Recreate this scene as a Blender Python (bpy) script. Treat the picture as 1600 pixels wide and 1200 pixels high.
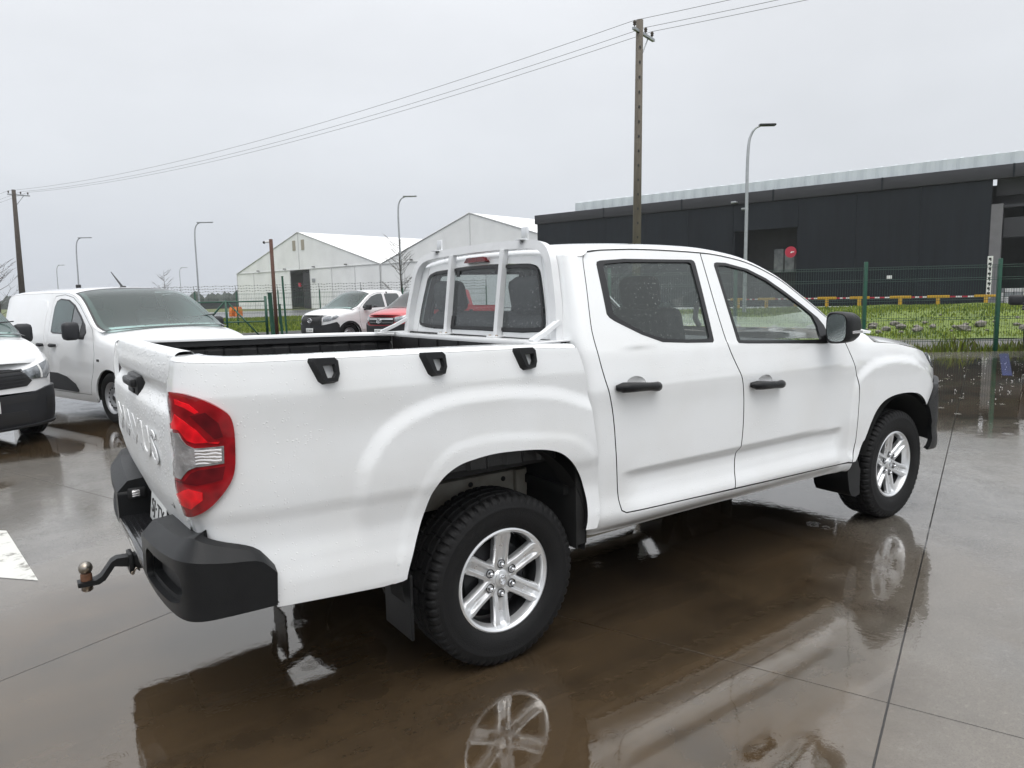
import bpy, bmesh, math, random
import numpy as np
from mathutils import Vector, Matrix
from mathutils.geometry import delaunay_2d_cdt

for o in list(bpy.data.objects):
    bpy.data.objects.remove(o)
scene = bpy.context.scene
COL = scene.collection
R = math.radians
rng = random.Random(7)
nrng = np.random.RandomState(5)

# ------------------------------------------------------------------ camera
CAM = (-1.5923, -3.2539, 1.551); YAW, PITCH, ROLL = .9617, -.1252, -.0229
Fw = Vector((math.cos(YAW)*math.cos(PITCH), math.sin(YAW)*math.cos(PITCH), math.sin(PITCH)))
Rt = Fw.cross(Vector((0, 0, 1))).normalized(); Up = Rt.cross(Fw)
Rr = Rt*math.cos(ROLL) + Up*math.sin(ROLL); Ur = Up*math.cos(ROLL) - Rt*math.sin(ROLL)
cd = bpy.data.cameras.new('camera'); cam = bpy.data.objects.new('camera', cd); COL.objects.link(cam)
cam.matrix_world = Matrix(((Rr.x, Ur.x, -Fw.x, CAM[0]), (Rr.y, Ur.y, -Fw.y, CAM[1]), (Rr.z, Ur.z, -Fw.z, CAM[2]), (0, 0, 0, 1)))
cd.sensor_width = 36; cd.lens = 36*1113.47/1600; cd.clip_start = .05; cd.clip_end = 3000
scene.camera = cam

# ------------------------------------------------------------------ world: overcast, rainy
world = bpy.data.worlds.new('World'); scene.world = world; world.use_nodes = True
wn = world.node_tree; wn.nodes.clear()
def wnode(t, **k):
    n = wn.nodes.new(t)
    for a, b in k.items(): setattr(n, a, b)
    return n
SUN_EL, SUN_ROT = 62, 200
wo = wnode('ShaderNodeOutputWorld'); bg = wnode('ShaderNodeBackground'); bg.inputs[1].default_value = .1
sky = wnode('ShaderNodeTexSky', sky_type='NISHITA', sun_disc=False, sun_elevation=R(SUN_EL), sun_rotation=R(SUN_ROT), air_density=1.5, dust_density=6, ozone_density=1)
tc = wnode('ShaderNodeTexCoord'); sx = wnode('ShaderNodeSeparateXYZ')
ramp = wnode('ShaderNodeValToRGB'); cr_ = ramp.color_ramp
cr_.elements[0].position = 0; cr_.elements[0].color = (.40, .425, .465, 1)
cr_.elements[1].position = 1; cr_.elements[1].color = (1.0, 1.0, 1.0, 1)
for p_, c_ in ((.06, (.43, .455, .495, 1)), (.16, (.48, .50, .53, 1)), (.34, (.535, .55, .575, 1)), (.48, (.60, .615, .635, 1)), (.60, (.78, .80, .83, 1))):
    e = cr_.elements.new(p_); e.color = c_
mp = wnode('ShaderNodeMapping'); mp.inputs['Scale'].default_value = (1, 1, 2.6)
nz = wnode('ShaderNodeTexNoise'); nz.inputs['Scale'].default_value = 1.7; nz.inputs['Detail'].default_value = 5; nz.inputs['Roughness'].default_value = .55
mr = wnode('ShaderNodeMapRange'); mr.inputs['From Min'].default_value = .3; mr.inputs['From Max'].default_value = .7; mr.inputs['To Min'].default_value = 14.1; mr.inputs['To Max'].default_value = 16.0
vm = wnode('ShaderNodeVectorMath', operation='MULTIPLY'); mix = wnode('ShaderNodeMix', data_type='RGBA')
mix.inputs[0].default_value = .94
L = wn.links.new
L(tc.outputs['Generated'], sx.inputs[0]); L(sx.outputs['Z'], ramp.inputs[0]); L(tc.outputs['Generated'], mp.inputs[0]); L(mp.outputs[0], nz.inputs[0])
L(nz.outputs[0], mr.inputs[0]); L(ramp.outputs[0], vm.inputs[0]); L(mr.outputs[0], vm.inputs[1])
zb = wnode('ShaderNodeMapRange'); zb.inputs['From Min'].default_value = .45; zb.inputs['From Max'].default_value = 1; zb.inputs['To Min'].default_value = 1; zb.inputs['To Max'].default_value = 1.55     # an overcast sky is brightest overhead
L(sx.outputs['Z'], zb.inputs[0]); vs_k = wnode('ShaderNodeVectorMath', operation='SCALE'); L(vm.outputs[0], vs_k.inputs[0]); L(zb.outputs[0], vs_k.inputs['Scale'])
L(sky.outputs[0], mix.inputs['A']); L(vs_k.outputs[0], mix.inputs['B']); L(mix.outputs['Result'], bg.inputs[0]); L(bg.outputs[0], wo.inputs[0])

sun_d = bpy.data.lights.new('sun', 'SUN'); sun_d.energy = .95; sun_d.angle = R(40); sun_d.color = (1, .98, .95)
sun = bpy.data.objects.new('sun', sun_d); COL.objects.link(sun)
sun.rotation_euler = (R(90-SUN_EL), 0, R(180-SUN_ROT))

scene.view_settings.view_transform = 'Standard'; scene.view_settings.look = 'None'
scene.view_settings.exposure = .1; scene.view_settings.gamma = 1; scene.view_settings.use_curve_mapping = False
scene.render.engine = 'CYCLES'
cy = scene.cycles
cy.max_bounces = 10; cy.diffuse_bounces = 4; cy.glossy_bounces = 5; cy.transparent_max_bounces = 16; cy.transmission_bounces = 6
cy.use_denoising = True; cy.caustics_reflective = False; cy.caustics_refractive = False

# ------------------------------------------------------------------ surfaces
def pchip(xk, yk):
    xk = np.asarray(xk, float); yk = np.asarray(yk, float)
    h = np.diff(xk); d = np.diff(yk) / h
    m = np.zeros(len(xk)); m[0] = d[0]; m[-1] = d[-1]
    for i in range(1, len(xk) - 1):
        if d[i-1] * d[i] > 0:
            w1 = 2*h[i] + h[i-1]; w2 = h[i] + 2*h[i-1]
            m[i] = (w1 + w2) / (w1/d[i-1] + w2/d[i])
    def f(x):
        x = np.clip(np.asarray(x, float), xk[0], xk[-1])
        i = np.clip(np.searchsorted(xk, x) - 1, 0, len(h) - 1)
        t = (x - xk[i]) / h[i]
        return ((2*t**3 - 3*t**2 + 1)*yk[i] + (t**3 - 2*t**2 + t)*h[i]*m[i]
                + (-2*t**3 + 3*t**2)*yk[i+1] + (t**3 - t**2)*h[i]*m[i+1])
    return f

def crom(pts, closed=False, n=6):
    p = np.asarray(pts, float); N = len(p); out = []
    for i in range(N if closed else N - 1):
        if closed: a, b, c, d = p[(i-1) % N], p[i], p[(i+1) % N], p[(i+2) % N]
        else: a, b, c, d = p[max(i-1, 0)], p[i], p[i+1], p[min(i+2, N-1)]
        la = max(np.linalg.norm(b-a), 1e-6)**.5; lb = max(np.linalg.norm(c-b), 1e-6)**.5; lc = max(np.linalg.norm(d-c), 1e-6)**.5
        m1 = (c-b) if i == 0 and not closed else ((b-a)/la - (c-a)/(la+lb) + (c-b)/lb)*lb
        m2 = (c-b) if i == N-2 and not closed else ((c-b)/lb - (d-b)/(lb+lc) + (d-c)/lc)*lb
        for k in range(n):
            t = k/n
            out.append((2*t**3-3*t**2+1)*b + (t**3-2*t**2+t)*m1 + (-2*t**3+3*t**2)*c + (t**3-t**2)*m2)
    if not closed: out.append(p[-1])
    return np.array(out)

def sst(t):
    t = np.clip(t, 0, 1); return t*t*(3-2*t)

class Ring:
    """wall surface: a plan curve seen from above, pushed out along its normal by prof(s, x, z)"""
    def __init__(self, pts, prof, xref):
        c = crom(pts, n=12)
        L = np.concatenate([[0], np.cumsum(np.linalg.norm(np.diff(c, axis=0), axis=1))])
        g = np.linspace(0, L[-1], 900)
        self.c = np.stack([np.interp(g, L, c[:, 0]), np.interp(g, L, c[:, 1])], 1)
        t = np.gradient(self.c, axis=0); t /= np.linalg.norm(t, axis=1)[:, None]
        k = np.ones(31)/31
        t = np.stack([np.convolve(np.pad(t[:, i], 15, mode='edge'), k, 'valid') for i in (0, 1)], 1)
        t /= np.linalg.norm(t, axis=1)[:, None]
        self.n = np.stack([t[:, 1], -t[:, 0]], 1)
        i = np.argmin(abs(self.c[:, 0]-xref[0]) + 10*abs(self.c[:, 1]-xref[1]))
        self.s = g - g[i] + self.c[i, 0]
        self.prof = prof
    def __call__(self, s, z):
        s = np.asarray(s, float); z = np.asarray(z, float)
        x = np.interp(s, self.s, self.c[:, 0]); y = np.interp(s, self.s, self.c[:, 1])
        nx = np.interp(s, self.s, self.n[:, 0]); ny = np.interp(s, self.s, self.n[:, 1])
        o = self.prof(s, x, z)
        return np.stack([x + nx*o, y + ny*o, z + 0*x], -1)
    def s_at(self, x):
        i = np.argsort(self.c[:, 0]); return np.interp(x, self.c[i, 0], self.s[i])

def seg_dist(px, pz, poly):
    """distance to a polyline and the side: positive to the right of its direction of travel"""
    px = np.asarray(px, float); pz = np.asarray(pz, float)
    best = np.full(px.shape, 9.); sign = np.ones(px.shape)
    for (ax, az), (bx, bz) in zip(poly[:-1], poly[1:]):
        dx, dz = bx-ax, bz-az; L = dx*dx+dz*dz
        t = np.clip(((px-ax)*dx + (pz-az)*dz)/L, 0, 1)
        d = np.hypot(px-ax-t*dx, pz-az-t*dz)
        s = np.where(dx*(pz-az) - dz*(px-ax) <= 0, 1., -1.)
        m = d < best; best = np.where(m, d, best); sign = np.where(m, s, sign)
    return best*sign

def tilt(v):
    v = np.array(v, float); v[..., 2] -= .002*(v[..., 1] + .75); return v

# ---- pickup bed side
BED_PLAN = [(-1.199, -.70), (-1.196, -.755), (-1.190, -.80), (-1.155, -.858), (-1.09, -.898), (-.99, -.918), (-.8, -.927), (-.4, -.931), (0, -.932), (.55, -.932)]
_bedprof = pchip([.48, .52, .58, .66, .74, .80, .86, .93, 1.1, 1.225, 1.245, 1.30, 1.345, 1.36, 1.40],
                 [.004, .009, .008, -.003, -.013, -.011, -.002, 0, -.004, 0, -.002, -.010, -.018, -.026, -.036])
_ridge = crom([(-.60, .60), (-.655, .80), (-.638, .942), (-.598, 1.011), (-.546, 1.073), (-.464, 1.125), (-.336, 1.165), (-.211, 1.181), (-.066, 1.182), (.089, 1.173), (.254, 1.149), (.383, 1.109), (.6, 1.03)], n=3)
_lip = crom([(-.50, .60), (-.44, .78), (-.36, .903), (-.318, .945), (-.261, .979), (-.175, .994), (-.071, .998), (.085, .982), (.251, .96), (.356, .929), (.45, .85), (.48, .6)], n=3)
def bed_prof(s, x, z):
    zz = z + .025*np.clip(x+.4, -1, 1)       # the rail falls a little towards the cab
    o = _bedprof(zz)
    d = seg_dist(s, z, _ridge); fl = .017*sst((d+.02)/.07)
    fl = fl*sst((z-.62)/.25)
    d2 = seg_dist(s, z, _lip); fl = fl + .005*sst((d2+.02)/.05)
    return o + fl*sst((s+.80)/.2) - .2*np.clip(.95-z, 0, 1)*sst((-1.12-s)/.1)
BED = Ring(BED_PLAN, bed_prof, (-.4, -.931))

# ---- pickup cab side and nose
FRONT_PLAN = [(.40, -.66), (.402, -.80), (.418, -.878), (.465, -.919), (.56, -.931), (1.0, -.935), (1.8, -.937), (2.6, -.932), (3.1, -.932), (3.4, -.925), (3.6, -.896), (3.76, -.832), (3.88, -.72), (3.95, -.5), (3.98, -.25), (3.99, 0)]
_doorprof = pchip([.42, .455, .475, .53, .62, .69, .700, .740, .80, 1.0, 1.105, 1.13, 1.20, 1.275, 1.29],
                  [-.055, -.040, -.016, .012, -.010, -.021, -.021, .005, .004, 0, .003, 0, -.012, -.027, -.032])
_noprof = pchip([.42, .455, .475, .53, .62, .745, .80, 1.0, 1.105, 1.13, 1.20, 1.275, 1.29],
                [-.055, -.040, -.016, .004, -.006, 0, .002, 0, .003, 0, -.012, -.027, -.032])
_fendtop = pchip([2.5, 2.65, 3.0, 3.35, 3.55, 3.75, 4.3], [1.32, 1.285, 1.262, 1.205, 1.145, 1.12, 1.11])
_ftop = pchip([-.40, -.20, -.14, -.09, -.05, -.025, -.01, 0.0, .02], [0, 0, -.008, -.022, -.044, -.068, -.095, -.13, -.2])
_fridge = crom([(2.52, .55), (2.53, .85), (2.57, 1.001), (2.71, 1.078), (2.905, 1.105), (3.162, 1.093), (3.344, 1.05), (3.52, .97), (3.64, .85), (3.66, .6)], n=3)
def front_prof(s, x, z):
    zz = z + .025*(x-1.)
    k = sst((s-.60)/.16)*sst((2.46-s)/.10)
    o = k*_doorprof(zz + .018*np.clip(1.0-x, -1, 1)) + (1-k)*_noprof(zz)
    f = sst((s-2.50)/.2)                                     # the fender has its own shoulder
    of = _ftop(z - _fendtop(np.clip(s, 2.5, 4.2))) + .002
    of = of + np.where(z < .6, _noprof(zz), 0)
    o = (1-f)*o + f*of
    d = seg_dist(s, z, _fridge); o = o + .017*sst((d+.015)/.065)*sst((3.75-s)/.15)
    return o
class CabRing(Ring):
    def __call__(self, s, z):
        q = Ring.__call__(self, s, z)
        up = np.clip(q[..., 2]-(1.29-.025*(q[..., 0]-1.)), 0, None)*(q[..., 0] < 2.62)
        q[..., 1] *= 1 - (.34*up + .08*up*up)/.905
        q[..., 0] += .12*up*(1-sst((q[..., 0]-.4)/.3))
        return q
FRONT = CabRing(FRONT_PLAN, front_prof, (1.0, -.935))
_zc = pchip([.40, .561, .598, .75, .922, 1.377, 1.677, 1.965, 2.169, 2.305, 2.395, 2.6, 2.9], [1.70, 1.715, 1.737, 1.748, 1.753, 1.743, 1.708, 1.615, 1.494, 1.405, 1.345, 1.285, 1.262])
_zr = pchip([.484, .50, .54, .60, .70, 1.0, 1.4, 1.72, 1.80, 2.9, 3.0], [1.722, 1.750, 1.778, 1.793, 1.802, 1.810, 1.812, 1.800, 1.785, 1.285, 1.24])
_bedtop = pchip([-1.4, -1.15, -1.0, -.63, .18, .37, .6], [1.364, 1.360, 1.354, 1.346, 1.328, 1.318, 1.312])
def TAILGATE(u, z):
    u = np.asarray(u, float)
    return np.stack([_tg(z) - .014*(1-(u/.735)**2), -u, np.asarray(z, float)+0*u], -1)
_tg = pchip([.69, .79, .88, .98, 1.07, 1.14, 1.185, 1.205, 1.235, 1.252, 1.268, 1.316, 1.35, 1.375],
            [-1.122, -1.158, -1.183, -1.195, -1.201, -1.202, -1.198, -1.186, -1.166, -1.167, -1.178, -1.181, -1.178, -1.166])
def CABBACK(u, z):
    u = np.asarray(u, float); q = FRONT(FRONT.s[0]+0*u, z)
    return np.stack([q[..., 0], -u/.66*abs(q[..., 1]), np.asarray(z, float)+0*u], -1)
# ------------------------------------------------------------------ mesh helpers
def link(name, me, parent=None, mat=None):
    o = bpy.data.objects.new(name, me); COL.objects.link(o)
    if parent is not None: o.parent = parent
    if mat is not None and me is not None and not me.materials: me.materials.append(mat)
    return o
def thing(name, label, cat, loc=(0, 0, 0), rz=0, group=None):
    o = bpy.data.objects.new(name, None); COL.objects.link(o); o.location = loc; o.rotation_euler = (0, 0, rz)
    o.empty_display_size = .2
    return tag(o, label, cat, group)
def tag(o, label=None, cat=None, group=None, kind=None):
    for k, v in (('label', label), ('category', cat), ('group', group), ('kind', kind)):
        if v: o[k] = v
    return o
def empty(name, parent, loc=(0, 0, 0), rz=0):
    o = bpy.data.objects.new(name, None); COL.objects.link(o); o.parent = parent; o.location = loc; o.rotation_euler = (0, 0, rz); o.empty_display_size = .1
    return o
def copy_tree(o, parent=None):
    c = o.copy(); COL.objects.link(c)
    if parent is not None: c.parent = parent
    for ch in list(o.children): copy_tree(ch, c)
    return c

class MB:
    """collects simple shapes; build() links them as one mesh object"""
    def __init__(s): s.v = []; s.f = []; s.sm = []
    def add(s, v, f, smooth=False):
        b = len(s.v); s.v += [tuple(map(float, p)) for p in v]; s.f += [tuple(b+i for i in q) for q in f]; s.sm += [smooth]*len(f); return s
    def box(s, c, d, bev=0, rz=0, ry=0, rx=0):
        x, y, z = [q/2 for q in d]
        if bev:
            b = min(bev, x*.9, y*.9, z*.9); v = []
            for sz in (-1, 1):
                for (ix, iy, iz) in (((x-b), (y-b), z), ):
                    pass
            bm = bmesh.new(); bmesh.ops.create_cube(bm, size=1)
            for q in bm.verts: q.co = (q.co.x*d[0], q.co.y*d[1], q.co.z*d[2])
            bmesh.ops.bevel(bm, geom=list(bm.edges), offset=b, segments=2, profile=.5, affect='EDGES')
            v = [q.co.copy() for q in bm.verts]; bm.verts.index_update(); f = [[q.index for q in g.verts] for g in bm.faces]; bm.free()
        else:
            v = [Vector((i*x, j*y, k*z)) for i in (-1, 1) for j in (-1, 1) for k in (-1, 1)]
            f = [(0, 1, 3, 2), (4, 6, 7, 5), (0, 4, 5, 1), (2, 3, 7, 6), (0, 2, 6, 4), (1, 5, 7, 3)]
        if rz or ry or rx:
            m = Matrix.Rotation(rz, 3, 'Z') @ Matrix.Rotation(ry, 3, 'Y') @ Matrix.Rotation(rx, 3, 'X'); v = [m @ q for q in v]
        c = Vector(c); return s.add([q+c for q in v], f)
    def tube(s, pts, r, n=10, cap=True, smooth=True, rect=None):
        pts = [Vector(p) for p in pts]; N = len(pts); rr = r if hasattr(r, '__len__') else [r]*N
        t0 = (pts[1]-pts[0]).normalized(); a = Vector((0, 0, 1)) if abs(t0.z) < .9 else Vector((1, 0, 0))
        x = t0.cross(a).normalized(); v = []
        for i, p in enumerate(pts):
            t = (pts[min(i+1, N-1)]-pts[max(i-1, 0)]).normalized()
            x = (x - t*x.dot(t)).normalized(); y = t.cross(x)
            if rect:
                for (cx, cy_) in ((-1, -1), (1, -1), (1, 1), (-1, 1)): v.append(p + x*cx*rect[0]/2 + y*cy_*rect[1]/2)
            else:
                for k in range(n): v.append(p + (x*math.cos(2*math.pi*k/n) + y*math.sin(2*math.pi*k/n))*rr[i])
        if rect: n = 4; smooth = False
        f = [(i*n+k, i*n+(k+1) % n, (i+1)*n+(k+1) % n, (i+1)*n+k) for i in range(N-1) for k in range(n)]
        s.add(v, f, smooth)
        if cap: s.f += [tuple(len(s.v)-N*n+k for k in range(n))[::-1], tuple(len(s.v)-n+k for k in range(n))]; s.sm += [False, False]
        return s
    def lathe(s, prof, n=32, axis='Z', c=(0, 0, 0), smooth=True, closed=False):
        """prof: (radius, height) pairs"""
        v = []
        for r, h in prof:
            for k in range(n):
                a = 2*math.pi*k/n; p, q = r*math.cos(a), r*math.sin(a)
                v.append({'Z': (p, q, h), 'Y': (p, h, q), 'X': (h, p, q)}[axis])
        m = len(prof); f = []
        for i in range(m-1 if not closed else m):
            for k in range(n): f.append((i*n+k, i*n+(k+1) % n, ((i+1) % m)*n+(k+1) % n, ((i+1) % m)*n+k))
        return s.add([(a+c[0], b+c[1], d+c[2]) for a, b, d in v], f, smooth)
    def prism(s, poly, a, b, axis='Y', smooth=False):
        """poly in the two other axes (x,z for Y; y,z for X; x,y for Z), between a and b"""
        n = len(poly); g = {'Y': lambda p, h: (p[0], h, p[1]), 'X': lambda p, h: (h, p[0], p[1]), 'Z': lambda p, h: (p[0], p[1], h)}[axis]
        v = [g(p, a) for p in poly] + [g(p, b) for p in poly]
        f = [tuple(range(n)), tuple(range(2*n-1, n-1, -1))] + [(i, i+n, (i+1) % n+n, (i+1) % n) for i in range(n)]
        return s.add(v, f, smooth)
    def sphere(s, c, r, n=16, m=10, sc=(1, 1, 1)):
        prof = [(max(1e-4, r*math.sin(math.pi*i/m)), -r*math.cos(math.pi*i/m)) for i in range(m+1)]
        b = len(s.v); s.lathe(prof, n)
        for i in range(b, len(s.v)): q = s.v[i]; s.v[i] = (q[0]*sc[0]+c[0], q[1]*sc[1]+c[1], q[2]*sc[2]+c[2])
        return s
    def mesh(s, name='m', angle=None):
        me = bpy.data.meshes.new(name); me.from_pydata(s.v, [], s.f); me.update()
        bm = bmesh.new(); bm.from_mesh(me); bmesh.ops.recalc_face_normals(bm, faces=bm.faces); bm.to_mesh(me); bm.free()
        if angle is not None:
            me.polygons.foreach_set('use_smooth', [True]*len(me.polygons)); me.set_sharp_from_angle(angle=R(angle))
        else: me.polygons.foreach_set('use_smooth', s.sm)
        return me
    def build(s, name, mat, parent=None, angle=None):
        return link(name, s.mesh(name, angle), parent, mat)

def inside(px, pz, poly):
    x0, z0 = poly[:, 0], poly[:, 1]; x1, z1 = np.roll(x0, -1), np.roll(z0, -1); r = np.zeros(px.shape, bool)
    for a, b, c, d in zip(x0, z0, x1, z1):
        if b != d: r ^= ((b > pz) != (d > pz)) & (px < (c-a)*(pz-b)/(d-b)+a)
    return r
def subdiv(poly, h):
    out = []; n = len(poly)
    for i in range(n):
        a, b = np.array(poly[i], float), np.array(poly[(i+1) % n], float); L_ = np.linalg.norm(b-a)
        if L_ < 1e-7: continue
        k = max(1, int(math.ceil(L_/h)))
        out += [a+(b-a)*j/k for j in range(k)]
    return np.array(out)
def area(p): return .5*np.sum(p[:, 0]*np.roll(p[:, 1], -1) - np.roll(p[:, 0], -1)*p[:, 1])
def shrink(poly, d):
    p = np.array(poly, float); s_ = 1 if area(p) > 0 else -1
    e = np.roll(p, -1, 0)-p; e /= np.maximum(np.linalg.norm(e, axis=1), 1e-9)[:, None]
    n = np.stack([-e[:, 1], e[:, 0]], 1)*s_; m = n+np.roll(n, 1, 0); m /= np.maximum((m*n).sum(1), .4)[:, None]
    return p + m*d
def pnormal(P, u, v, e=.002):
    du = P(u+e, v)-P(u-e, v); dv = P(u, v+e)-P(u, v-e); n = np.cross(du, dv)
    return n/np.maximum(np.linalg.norm(n, axis=1), 1e-12)[:, None]
def off(P, d):
    def Q(u, v):
        u = np.asarray(u, float); v = np.asarray(v, float); q = P(u, v)
        return q + pnormal(P, u, v).reshape(q.shape)*d
    return Q
def panel_mesh(name, P, outline, h=.04, holes=(), depth=.012, xf=None, side=-1, gap=0., flip=False, edge=None):
    """a sheet cut from surface P(u,v), with its edges turned in by depth; side=+1 mirrors it to the left"""
    po = subdiv(shrink(outline, gap) if gap else outline, h*.8)
    loops = [po] + [subdiv(q, h*.8) for q in holes]
    pts = list(map(tuple, np.concatenate(loops))); edges = []; b = 0
    for l in loops:
        edges += [(b+i, b+(i+1) % len(l)) for i in range(len(l))]; b += len(l)
    lo, hi = po.min(0), po.max(0)
    gu, gv = np.meshgrid(np.arange(lo[0]+h/2, hi[0], h), np.arange(lo[1]+h/2, hi[1], h)); gu, gv = gu.ravel(), gv.ravel()
    gu = gu + np.where((np.round((gv-lo[1])/h).astype(int) % 2) == 0, 0, h/2)
    k = inside(gu, gv, po)
    for l in loops[1:]: k &= ~inside(gu, gv, l)
    allb = np.concatenate(loops)
    if len(gu): k &= np.array([np.min((allb[:, 0]-a)**2+(allb[:, 1]-c)**2) > (h*.45)**2 for a, c in zip(gu, gv)])
    pts += list(zip(gu[k], gv[k]))
    vv, ee, ff, ov, oe, of = delaunay_2d_cdt([Vector(p) for p in pts], edges, [], 0, 1e-7)
    V2 = np.array([tuple(q) for q in vv]); T = np.array([f for f in ff if len(f) == 3])
    c = V2[T].mean(1); k = inside(c[:, 0], c[:, 1], po)
    for l in loops[1:]: k &= ~inside(c[:, 0], c[:, 1], l)
    T = T[k]
    a2 = (V2[T[:, 1]]-V2[T[:, 0]]); b2 = (V2[T[:, 2]]-V2[T[:, 0]]); w = (a2[:, 0]*b2[:, 1]-a2[:, 1]*b2[:, 0])
    T = np.where((w < 0)[:, None], T[:, ::-1], T)
    V = P(V2[:, 0], V2[:, 1]); Nn = pnormal(P, V2[:, 0], V2[:, 1])
    vs, ns, fs = [V], [Nn], [tuple(t) for t in T]; base = len(V)
    if depth:
        for li, l in enumerate(loops):
            q = P(l[:, 0], l[:, 1]); n_ = pnormal(P, l[:, 0], l[:, 1]); m = len(l)
            tg = np.roll(q, -1, 0)-np.roll(q, 1, 0); tg /= np.maximum(np.linalg.norm(tg, axis=1), 1e-9)[:, None]
            s_ = (1 if area(l) > 0 else -1)*(1 if li == 0 else -1)
            on = np.cross(tg, n_)*s_
            vs += [q, q-n_*depth]; ns += [on, on]
            for i in range(m):
                j = (i+1) % m; f = (base+i, base+m+i, base+m+j, base+j)
                fs.append(f if s_ > 0 else f[::-1])
            base += 2*m
    V = np.concatenate(vs); Nn = np.concatenate(ns)
    if flip: Nn = -Nn; fs = [f[::-1] for f in fs]
    if side > 0: V = V*[1, -1, 1]; Nn = Nn*[1, -1, 1]; fs = [f[::-1] for f in fs]
    if xf is not None: V = xf(V)
    me = bpy.data.meshes.new(name); me.from_pydata([tuple(p) for p in V], [], fs); me.update()
    me.polygons.foreach_set('use_smooth', [True]*len(me.polygons))
    me.normals_split_custom_set_from_vertices([tuple(n) for n in Nn])
    if edge:
        me.materials.append(edge); me.materials.append(M['seal_gap_shade']); me.polygons.foreach_set('material_index', [0]*len(T)+[1]*(len(fs)-len(T)))  # rim faces coloured dark to stand for the shade inside panel gaps
    return me
def panel(name, P, outline, mat, parent, sides=(-1, 1), **k):
    return [link(name, panel_mesh(name, P, outline, side=s_, **k), parent, mat) for s_ in sides]
def grid_mesh(name, V, flip=False, wrap=False, smooth=True):
    """V: (rows, cols, 3)"""
    n, m = V.shape[:2]; f = []
    for i in range(n-1):
        for j in range(m-1 if not wrap else m):
            q = (i*m+j, i*m+(j+1) % m, (i+1)*m+(j+1) % m, (i+1)*m+j); f.append(q[::-1] if flip else q)
    me = bpy.data.meshes.new(name); me.from_pydata([tuple(p) for p in V.reshape(-1, 3)], [], f); me.update()
    me.polygons.foreach_set('use_smooth', [smooth]*len(me.polygons)); return me
def mirror_y(o):
    """a copy of a part on the other side of the vehicle (new mesh, y flipped)"""
    me = o.data.copy(); me.transform(Matrix.Diagonal((1, -1, 1, 1))); me.flip_normals()
    c = o.copy(); c.data = me; COL.objects.link(c); c.parent = o.parent
    c.location = (o.location.x, -o.location.y, o.location.z); return c
def text_mesh(body, size, extrude=.004, bevel=0.0, width=None, spacing=1.0):
    cu = bpy.data.curves.new('lettering', 'FONT'); cu.body = body; cu.size = size; cu.extrude = extrude; cu.bevel_depth = bevel
    cu.align_x = 'CENTER'; cu.align_y = 'CENTER'; cu.space_character = spacing; cu.resolution_u = 3
    t = bpy.data.objects.new('lettering', cu); COL.objects.link(t)
    dg = bpy.context.evaluated_depsgraph_get(); me = bpy.data.meshes.new_from_object(t.evaluated_get(dg))
    bpy.data.objects.remove(t); bpy.data.curves.remove(cu)
    if width:
        xs = [v.co.x for v in me.vertices]; k = width/(max(xs)-min(xs)); me.transform(Matrix.Diagonal((k, 1, 1, 1)))
    return me
def orient(me, origin, right, up):
    r = Vector(right).normalized(); u = Vector(up).normalized(); n = r.cross(u)
    me.transform(Matrix(((r.x, u.x, n.x, origin[0]), (r.y, u.y, n.y, origin[1]), (r.z, u.z, n.z, origin[2]), (0, 0, 0, 1)))); return me

# ------------------------------------------------------------------ materials
def nt(name):
    m = bpy.data.materials.new(name); m.use_nodes = True; t = m.node_tree; b = t.nodes['Principled BSDF']
    def N(ty, **k):
        n = t.nodes.new(ty)
        for a, c in k.items(): setattr(n, a, c)
        return n
    return m, t, b, N
def pm(name, col, rough=.5, metal=0, coat=0, var=0., vs=8., bump=0., bs=60., spec=.5, col2=None, coord='Object', vdetail=4, rvar=0., stretch=None):
    m, t, b, N = nt(name); lk = t.links.new
    b.inputs['Base Color'].default_value = (*col, 1); b.inputs['Roughness'].default_value = rough; b.inputs['Metallic'].default_value = metal
    b.inputs['Coat Weight'].default_value = coat; b.inputs['Coat Roughness'].default_value = .03; b.inputs['Specular IOR Level'].default_value = spec
    if var or bump or rvar:
        co = N('ShaderNodeTexCoord'); src = co.outputs[coord]
        if stretch:
            mpn = N('ShaderNodeMapping'); mpn.inputs['Scale'].default_value = stretch; lk(src, mpn.inputs[0]); src = mpn.outputs[0]
    if var or rvar:
        n = N('ShaderNodeTexNoise'); n.inputs['Scale'].default_value = vs; n.inputs['Detail'].default_value = vdetail; lk(src, n.inputs[0])
        if var:
            r_ = N('ShaderNodeMapRange'); r_.inputs['From Min'].default_value = .3; r_.inputs['From Max'].default_value = .7; lk(n.outputs[0], r_.inputs[0])
            mx = N('ShaderNodeMix', data_type='RGBA'); mx.inputs['A'].default_value = (*col, 1)
            c2 = col2 if col2 else tuple(c*(1-var) for c in col); mx.inputs['B'].default_value = (*c2, 1); lk(r_.outputs[0], mx.inputs[0]); lk(mx.outputs['Result'], b.inputs['Base Color'])
        if rvar:
            r2 = N('ShaderNodeMapRange'); r2.inputs['From Min'].default_value = .3; r2.inputs['From Max'].default_value = .7
            r2.inputs['To Min'].default_value = max(0, rough-rvar); r2.inputs['To Max'].default_value = min(1, rough+rvar); lk(n.outputs[0], r2.inputs[0]); lk(r2.outputs[0], b.inputs['Roughness'])
    if bump:
        n2 = N('ShaderNodeTexNoise'); n2.inputs['Scale'].default_value = bs; n2.inputs['Detail'].default_value = 3; lk(src, n2.inputs[0])
        bp = N('ShaderNodeBump'); bp.inputs['Strength'].default_value = bump; bp.inputs['Distance'].default_value = .01; lk(n2.outputs[0], bp.inputs['Height']); lk(bp.outputs[0], b.inputs['Normal'])
    return m
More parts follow.
